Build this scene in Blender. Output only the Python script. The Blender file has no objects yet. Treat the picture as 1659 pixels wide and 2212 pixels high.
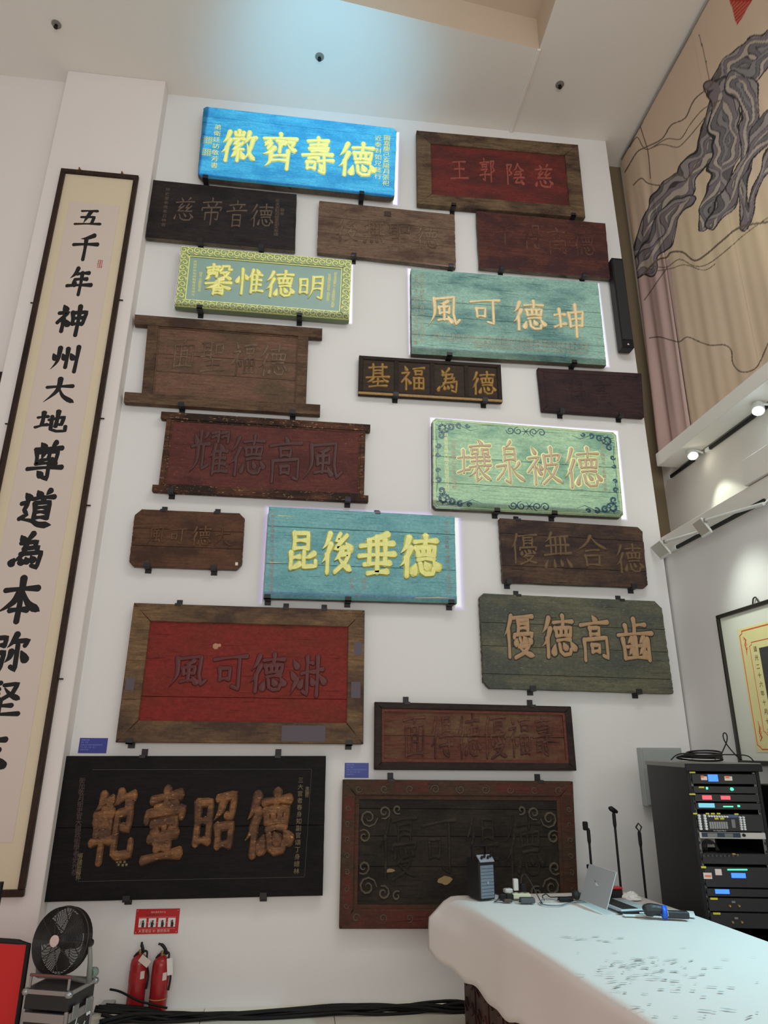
import bpy, math, random
import numpy as np
from mathutils import Vector, Matrix, Euler
random.seed(7); np.random.seed(7)
R = math.radians
sc = bpy.context.scene
COL = sc.collection

# ------------------------------------------------------------------ camera
IW, IH, FPX = 1659, 2212, 1470.0
CAM = Vector((0, 0, 1.7))
YAW, PITCH, ROLL = 0.114343, 0.334508, 0.00737
fw = Vector((math.sin(YAW)*math.cos(PITCH), math.cos(YAW)*math.cos(PITCH), math.sin(PITCH)))
rt = fw.cross(Vector((0, 0, 1))).normalized(); up = rt.cross(fw)
rr = rt*math.cos(ROLL) + up*math.sin(ROLL); uu = -rt*math.sin(ROLL) + up*math.cos(ROLL)
cd = bpy.data.cameras.new('camera'); cam = bpy.data.objects.new('camera', cd); COL.objects.link(cam)
m = Matrix((rr, uu, -fw)).transposed().to_4x4(); m.translation = CAM; cam.matrix_world = m
cd.sensor_fit = 'HORIZONTAL'; cd.sensor_width = 36; cd.lens = 36*FPX/IW; cd.clip_start = 0.05
sc.camera = cam

# ------------------------------------------------------------------ world, lights, exposure
sc.view_settings.view_transform = 'Standard'; sc.view_settings.look = 'None'
sc.view_settings.exposure = 0.06; sc.view_settings.gamma = 1.0; sc.view_settings.use_curve_mapping = False
wd = bpy.data.worlds.new('world'); sc.world = wd; wd.use_nodes = True
bg = wd.node_tree.nodes['Background']; bg.inputs[0].default_value = (1.0, 0.985, 0.955, 1); bg.inputs[1].default_value = 0.37

def aim(o, tgt):
    d = Vector(tgt) - o.location; o.rotation_euler = d.to_track_quat('-Z', 'Y').to_euler()
def area(name, loc, tgt, sx, sy, power, col):
    l = bpy.data.lights.new(name, 'AREA'); l.shape = 'RECTANGLE'; l.size = sx; l.size_y = sy
    l.energy = power; l.color = col
    o = bpy.data.objects.new(name, l); COL.objects.link(o); o.location = loc; aim(o, tgt); return o
def spot(name, loc, tgt, ang, blend, power, col, size=0.05):
    l = bpy.data.lights.new(name, 'SPOT'); l.spot_size = R(ang); l.spot_blend = blend
    l.energy = power; l.color = col; l.shadow_soft_size = size
    o = bpy.data.objects.new(name, l); COL.objects.link(o); o.location = loc; aim(o, tgt); return o
area('hall_fill', (0.5, 0.5, 8.0), (0.9, 5.6, 2.2), 5, 2, 45, (1, .985, .97))
area('hall_fill', (1.8, 2.2, 6.6), (1.7, 5.6, 0.6), 2.0, 0.6, 30, (0.95, 1.0, 0.97))
area('hall_fill', (0.8, -3.0, 2.6), (1.0, 4.0, 8.6), 5, 2, 165, (1.0, .99, .95))  # added uplight that brightens ceiling and upper wall, no lamp of the hall
spot('table_lamp', (3.12, 3.1, 2.75), (1.6, 3.3, 0.8), 61, 0.25, 185, (0.42, 0.86, 1.0), 0.03)
spot('track_light', (3.26, 5.20, 4.14), (3.52, 4.95, 3.2), 62, 0.35, 14, (0.92, 1.0, 0.84), 0.03)
spot('track_light', (3.26, 4.30, 4.12), (3.52, 4.1, 3.4), 66, 0.4, 16, (0.62, 0.86, 1.0), 0.03)
spot('track_light', (2.72, 4.60, 3.35), (3.25, 4.45, 2.45), 76, 1.0, 22, (0.90, 1.0, 0.88), 0.08)
spot('reflection_fill', (-0.05, 3.9, 6.3), (-0.05, 4.95, 8.32), 66, 1.0, 135, (0.18, 0.66, 1.0), 0.25)  # added spot standing in for projector light reflected off the blue board
area('red_fill', (-3.4, 0.6, 1.4), (1.0, 4.0, 1.2), 2.0, 2.0, 14, (1.0, 0.52, 0.42))  # added pink fill in place of bounce from unseen red surfaces
area('red_fill', (-0.5, 2.6, 0.35), (1.1, 3.6, 0.65), 0.8, 0.5, 3.2, (1.0, 0.46, 0.34))  # small red fill added to tint the side of the drape

WALL = 5.667
def ray(x, y): return (rr*((x-IW/2)/FPX) - uu*((y-IH/2)/FPX) + fw)
def W(x, y, Y=WALL): d = ray(x, y); return CAM + d*(Y/d.y)
def WX(x, y, X): d = ray(x, y); return CAM + d*(X/d.x)
def WZ(x, y, Z): d = ray(x, y); return CAM + d*((Z-CAM.z)/d.z)

# projector: a real lamp high in the hall, throwing five framed pictures on the boards
PJ = Vector((0.9, -2.6, 8.15))
def projector():
    l = bpy.data.lights.new('projector', 'SPOT'); l.spot_size = R(100); l.spot_blend = 0.0
    l.energy = 2750; l.shadow_soft_size = 0.006; l.use_nodes = True
    o = bpy.data.objects.new('projector', l); COL.objects.link(o); o.location = PJ; o.rotation_euler = (R(90), 0, 0)
    nt = l.node_tree; N = nt.nodes; L = nt.links; N.clear()
    out = N.new('ShaderNodeOutputLight'); em = N.new('ShaderNodeEmission'); L.new(em.outputs[0], out.inputs[0])
    tc = N.new('ShaderNodeTexCoord'); sp = N.new('ShaderNodeSeparateXYZ'); L.new(tc.outputs['Normal'], sp.inputs[0])
    def M(op, a, b=None, c=None):
        n = N.new('ShaderNodeMath'); n.operation = op
        for i, v in enumerate((a, b, c)):
            if v is None: continue
            if isinstance(v, (int, float)): n.inputs[i].default_value = v
            else: L.new(v, n.inputs[i])
        return n.outputs[0]
    D = WALL - PJ.y
    nz = M('ABSOLUTE', sp.outputs[2])
    x = M('MULTIPLY_ADD', M('DIVIDE', sp.outputs[0], nz), D, PJ.x)
    z = M('MULTIPLY_ADD', M('DIVIDE', sp.outputs[1], nz), D, PJ.z)
    def sm(v, a, b):
        n = N.new('ShaderNodeMapRange'); n.interpolation_type = 'SMOOTHSTEP'
        L.new(v, n.inputs[0]); n.inputs[1].default_value = a; n.inputs[2].default_value = b
        n.inputs[3].default_value = 1; n.inputs[4].default_value = 0; return n.outputs[0]
    acc = None
    # corners TL TR BR BL (px of the lit patch on the wall), tint, brightness, edge softness
    for cs, tint, br, soft in PATCHES:
        p = [W(a, b) for a, b in cs]
        c = (p[0]+p[1]+p[2]+p[3])/4
        ex = ((p[1]-p[0])+(p[2]-p[3]))/2; ey = ((p[0]-p[3])+(p[1]-p[2]))/2
        th = math.atan2(ex.z, ex.x); hw = ex.length/2; hh = ey.length/2
        dx = M('SUBTRACT', x, c.x); dz = M('SUBTRACT', z, c.z); ct, st = math.cos(th), math.sin(th)
        u = M('ADD', M('MULTIPLY', dx, ct), M('MULTIPLY', dz, st))
        v = M('SUBTRACT', M('MULTIPLY', dz, ct), M('MULTIPLY', dx, st))
        sd = M('MAXIMUM', M('SUBTRACT', M('ABSOLUTE', u), hw), M('SUBTRACT', M('ABSOLUTE', v), hh))
        wide = sm(sd, -0.012, soft); core = sm(sd, -0.02, 0.004)
        mx = N.new('ShaderNodeMix'); mx.data_type = 'RGBA'
        L.new(core, mx.inputs[0]); mx.inputs[6].default_value = (0.42, 0.30, 1.0, 1); mx.inputs[7].default_value = (*tint, 1)
        s = N.new('ShaderNodeVectorMath'); s.operation = 'SCALE'; L.new(mx.outputs[2], s.inputs[0])
        L.new(M('MULTIPLY', M('MULTIPLY', wide, wide), br), s.inputs[3])
        if acc is None: acc = s.outputs[0]
        else:
            a = N.new('ShaderNodeVectorMath'); a.operation = 'ADD'; L.new(acc, a.inputs[0]); L.new(s.outputs[0], a.inputs[1]); acc = a.outputs[0]
    L.new(acc, em.inputs[0]); em.inputs[1].default_value = 1.0
PATCHES = [
    ([(446, 236), (864, 286), (857, 443), (430, 396)], (0.9, 1.0, 1.0), 1.2, 0.02),
    ([(385, 536), (765, 566), (760, 700), (378, 676)], (1.0, 1.0, 0.92), 0.85, 0.012),
    ([(879, 578), (1300, 612), (1312, 793), (883, 768)], (0.93, 1.0, 1.0), 0.8, 0.015),
    ([(927, 899), (1334, 932), (1357, 1122), (931, 1102)], (0.97, 1.0, 0.95), 1.05, 0.012),
    ([(576, 1094), (994, 1117), (996, 1310), (565, 1304)], (0.95, 1.0, 1.0), 0.85, 0.05),
]
projector()

# ------------------------------------------------------------------ helpers
def lin(c):
    return tuple(((v/255.0)/12.92 if v/255.0 <= 0.04045 else ((v/255.0+0.055)/1.055)**2.4) for v in c)
K = 1.2
def alb(c, k=None):
    k = K if k is None else k
    return tuple(min(0.86, v*k) for v in lin(c))
def newmat(name):
    m = bpy.data.materials.new(name); m.use_nodes = True
    return m, m.node_tree.nodes, m.node_tree.links, m.node_tree.nodes['Principled BSDF']
def plain(name, c, rough=0.6, metal=0.0, k=None, bump=0.0, scale=40, emit=None, es=1.0, spec=0.5, var=0.0, stretch=(1, 1, 1)):
    m, N, L, b = newmat(name)
    b.inputs['Base Color'].default_value = (*alb(c, k), 1); b.inputs['Roughness'].default_value = rough
    b.inputs['Metallic'].default_value = metal; b.inputs['Specular IOR Level'].default_value = spec
    if emit: b.inputs['Emission Color'].default_value = (*lin(emit), 1); b.inputs['Emission Strength'].default_value = es
    if bump or var:
        tc = N.new('ShaderNodeTexCoord'); mp = N.new('ShaderNodeMapping'); mp.inputs['Scale'].default_value = stretch
        L.new(tc.outputs['Object'], mp.inputs[0])
        nz = N.new('ShaderNodeTexNoise'); nz.inputs['Scale'].default_value = scale; nz.inputs['Detail'].default_value = 4
        L.new(mp.outputs[0], nz.inputs[0])
        if bump:
            bp = N.new('ShaderNodeBump'); bp.inputs['Strength'].default_value = bump; bp.inputs['Distance'].default_value = 0.004
            L.new(nz.outputs[0], bp.inputs['Height']); L.new(bp.outputs[0], b.inputs['Normal'])
        if var:
            cr = N.new('ShaderNodeMix'); cr.data_type = 'RGBA'; a = alb(c, k)
            cr.inputs[6].default_value = (*[v*(1-var) for v in a], 1); cr.inputs[7].default_value = (*[min(.9, v*(1+var)) for v in a], 1)
            L.new(nz.outputs[0], cr.inputs[0]); L.new(cr.outputs[2], b.inputs['Base Color'])
    return m
def wood(name, c1, c2, stain=None, sa=0.5, speck=None, spa=0.35, rough=0.7, bump=0.5, k=None, vert=False, gs=1.0, stsc=2.2, mot=.26):
    """aged painted timber: long grain, broad stains and flaked specks with shapes of their own"""
    m, N, L, b = newmat(name); b.inputs['Roughness'].default_value = rough
    b.inputs['Specular IOR Level'].default_value = 0.15
    tc = N.new('ShaderNodeTexCoord')
    def noise(scale, st, det=5, ro=0.55):
        mp = N.new('ShaderNodeMapping'); mp.inputs['Scale'].default_value = st if not vert else (st[2], st[1], st[0])
        mp.inputs['Location'].default_value = (random.random()*9, 0, random.random()*9)
        L.new(tc.outputs['Object'], mp.inputs[0]); n = N.new('ShaderNodeTexNoise')
        n.inputs['Scale'].default_value = scale; n.inputs['Detail'].default_value = det; n.inputs['Roughness'].default_value = ro
        L.new(mp.outputs[0], n.inputs[0]); return n.outputs[0]
    def ramp(v, a, bb):
        n = N.new('ShaderNodeMapRange'); n.clamp = True; L.new(v, n.inputs[0]); n.inputs[1].default_value = a; n.inputs[2].default_value = bb
        return n.outputs[0]
    def mix(f, a, bb):
        n = N.new('ShaderNodeMix'); n.data_type = 'RGBA'; L.new(f, n.inputs[0])
        for i, v in ((6, a), (7, bb)):
            if isinstance(v, tuple): n.inputs[i].default_value = (*v, 1)
            else: L.new(v, n.inputs[i])
        return n.outputs[2]
    g = noise(6*gs, (1, 1, 9), 7, 0.65)
    col = mix(ramp(g, 0.36, 0.64), alb(c1, k), alb(c2, k))
    if stain:
        s = noise(stsc, (1, 1, 2.2), 6, 0.62); col = mix(ramp(s, 0.60-sa*0.3, 0.68-sa*0.16), col, alb(stain, k))
    if speck:
        s = noise(26, (1, 1, 3.4), 5, 0.7); col = mix(ramp(s, 0.70-spa*0.36, 0.75-spa*0.34), col, alb(speck, k))
    ck = noise(5, (.6, 1, 26), 3, .5); a1 = alb(c1, k)
    col = mix(ramp(ck, 0.655, 0.70), col, tuple(v*.38 for v in a1))
    mt = noise(34, (1, 1, 1.6), 6, .75); mm = N.new('ShaderNodeMapRange'); L.new(mt, mm.inputs[0]); mm.inputs[1].default_value = .3; mm.inputs[2].default_value = .7; mm.inputs[3].default_value = 1-mot; mm.inputs[4].default_value = 1+mot
    vm = N.new('ShaderNodeVectorMath'); vm.operation = 'SCALE'; L.new(col, vm.inputs[0]); L.new(mm.outputs[0], vm.inputs[3]); col = vm.outputs[0]
    L.new(col, b.inputs['Base Color'])
    bp = N.new('ShaderNodeBump'); bp.inputs['Strength'].default_value = bump; bp.inputs['Distance'].default_value = 0.006
    L.new(g, bp.inputs['Height']); L.new(bp.outputs[0], b.inputs['Normal'])
    return m

ORG = {}
def tagp(o, label=None, cat=None, group=None, kind=None):
    if label: o['label'] = label
    if cat: o['category'] = cat
    if group: o['group'] = group
    if kind: o['kind'] = kind
    return o
def thing(name, label, cat, loc, rot=(0, 0, 0), group=None, local=False):
    o = bpy.data.objects.new(name, None); COL.objects.link(o); o.location = loc; o.rotation_euler = rot
    o.empty_display_size = 0.1
    tagp(o, label, cat, group); ORG[o.name] = Vector((0, 0, 0)) if local else Vector(loc); return o
class MB:
    def __init__(s): s.v = []; s.f = []
    def add(s, vs, fs):
        n = len(s.v); s.v += [tuple(p) for p in vs]; s.f += [tuple(i+n for i in f) for f in fs]; return s
    def box(s, c, d, rot=None):
        x, y, z = d[0]/2, d[1]/2, d[2]/2
        vs = [Vector((a*x, b*y, e*z)) for e in (-1, 1) for a, b in ((-1, -1), (1, -1), (1, 1), (-1, 1))]
        if rot is not None:
            q = Euler(rot).to_matrix(); vs = [q @ v for v in vs]
        c = Vector(c)
        return s.add([v+c for v in vs], [(3, 2, 1, 0), (4, 5, 6, 7), (0, 1, 5, 4), (1, 2, 6, 5), (2, 3, 7, 6), (3, 0, 4, 7)])
    def bbox(s, c, d, b=0.004, rot=None):
        """box with chamfered edges"""
        h = [v/2 for v in d]; b = min(b, *(v*0.9 for v in h)); pts = []; vs = []
        for sx in (-1, 1):
            for sy in (-1, 1):
                for sz in (-1, 1):
                    vs += [Vector((sx*h[0], sy*(h[1]-b), sz*(h[2]-b))), Vector((sx*(h[0]-b), sy*h[1], sz*(h[2]-b))), Vector((sx*(h[0]-b), sy*(h[1]-b), sz*h[2]))]
        def I(x, y, z, k): return ((x > 0)*4+(y > 0)*2+(z > 0))*3+k
        fs = [(I(1,-1,-1,0),I(1,1,-1,0),I(1,1,1,0),I(1,-1,1,0)), (I(-1,-1,-1,0),I(-1,-1,1,0),I(-1,1,1,0),I(-1,1,-1,0)),
              (I(-1,-1,-1,1),I(1,-1,-1,1),I(1,-1,1,1),I(-1,-1,1,1)), (I(-1,1,-1,1),I(-1,1,1,1),I(1,1,1,1),I(1,1,-1,1)),
              (I(-1,-1,1,2),I(1,-1,1,2),I(1,1,1,2),I(-1,1,1,2)), (I(-1,-1,-1,2),I(-1,1,-1,2),I(1,1,-1,2),I(1,-1,-1,2))]
        for a in (-1, 1):
            for c2 in (-1, 1):
                fs.append((I(a, c2, -1, 0), I(a, c2, 1, 0), I(a, c2, 1, 1), I(a, c2, -1, 1)))
                fs.append((I(a, -1, c2, 0), I(a, 1, c2, 0), I(a, 1, c2, 2), I(a, -1, c2, 2)))
                fs.append((I(-1, a, c2, 1), I(1, a, c2, 1), I(1, a, c2, 2), I(-1, a, c2, 2)))
                for e in (-1, 1): fs.append((I(a, c2, e, 0), I(a, c2, e, 1), I(a, c2, e, 2)))
        if rot is not None:
            q = Euler(rot).to_matrix(); vs = [q @ v for v in vs]
        c = Vector(c); return s.add([v+c for v in vs], fs)
    def prism(s, front, back):
        n = len(front); s.add(list(front)+list(back), [tuple(range(n)), tuple(range(2*n-1, n-1, -1))] + [(i, i+n, (i+1) % n+n, (i+1) % n) for i in range(n)]); return s
    def tube(s, pts, r, n=8, caps=True):
        pts = [Vector(p) for p in pts]; rs = r if isinstance(r, (list, tuple)) else [r]*len(pts)
        nrm = None; rings = []
        for i, p in enumerate(pts):
            t = (pts[min(i+1, len(pts)-1)] - pts[max(i-1, 0)]).normalized()
            if nrm is None:
                a = Vector((0, 0, 1)) if abs(t.z) < 0.9 else Vector((1, 0, 0)); nrm = t.cross(a).normalized()
            nrm = (nrm - t*nrm.dot(t)).normalized(); bn = t.cross(nrm)
            rings.append([p + (nrm*math.cos(2*math.pi*k/n) + bn*math.sin(2*math.pi*k/n))*rs[i] for k in range(n)])
        vs = [v for r_ in rings for v in r_]; fs = []
        for i in range(len(pts)-1):
            for k in range(n): fs.append((i*n+k, i*n+(k+1) % n, (i+1)*n+(k+1) % n, (i+1)*n+k))
        if caps: fs += [tuple(range(n-1, -1, -1)), tuple((len(pts)-1)*n+k for k in range(n))]
        return s.add(vs, fs)
    def lathe(s, prof, c, n=20, rot=None):
        """prof: (radius, height) pairs round the local z axis"""
        vs = []; fs = []; q = Euler(rot).to_matrix() if rot is not None else None; c = Vector(c)
        for r, h in prof:
            for k in range(n):
                v = Vector((r*math.cos(2*math.pi*k/n), r*math.sin(2*math.pi*k/n), h)); vs.append((q @ v if q else v)+c)
        for i in range(len(prof)-1):
            for k in range(n): fs.append((i*n+k, i*n+(k+1) % n, (i+1)*n+(k+1) % n, (i+1)*n+k))
        fs += [tuple(range(n-1, -1, -1)), tuple((len(prof)-1)*n+k for k in range(n))]
        return s.add(vs, fs)
    def ring(s, c, rad, r, n=36, m=6, q=None):
        c = Vector(c); vs = []; fs = []
        for i in range(n):
            a = 2*math.pi*i/n
            for k in range(m):
                b = 2*math.pi*k/m; v = Vector(((rad+r*math.cos(b))*math.cos(a), (rad+r*math.cos(b))*math.sin(a), r*math.sin(b)))
                vs.append((q @ v if q else v)+c)
        for i in range(n):
            for k in range(m): fs.append((i*m+k, ((i+1) % n)*m+k, ((i+1) % n)*m+(k+1) % m, i*m+(k+1) % m))
        return s.add(vs, fs)
    def build(s, name, mat, parent=None, label=None, smooth=False, fix=False):
        me = bpy.data.meshes.new(name); org = ORG[parent.name] if parent is not None else Vector((0, 0, 0))
        me.from_pydata([(v[0]-org.x, v[1]-org.y, v[2]-org.z) for v in s.v], [], s.f)
        if smooth: me.shade_smooth()
        if fix:
            import bmesh
            b = bmesh.new(); b.from_mesh(me); bmesh.ops.recalc_face_normals(b, faces=b.faces); b.to_mesh(me); b.free()
        if mat: me.materials.append(mat)
        o = bpy.data.objects.new(name, me); COL.objects.link(o)
        if parent is not None: o.parent = parent
        ORG[o.name] = org
        if label: o['label'] = label
        return o
def struct(name, mb, mat):
    o = mb.build(name, mat); o['kind'] = 'structure'; return o
def cr(pts, k=6):
    """smooth curve through points"""
    P = [Vector(p) for p in pts]; out = []
    for i in range(len(P)-1):
        a, b, c, d = P[max(i-1, 0)], P[i], P[i+1], P[min(i+2, len(P)-1)]
        for j in range(k):
            t = j/k; out.append(0.5*((2*b)+(-a+c)*t+(2*a-5*b+4*c-d)*t*t+(-a+3*b-3*c+d)*t**3))
    out.append(P[-1]); return out
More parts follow.
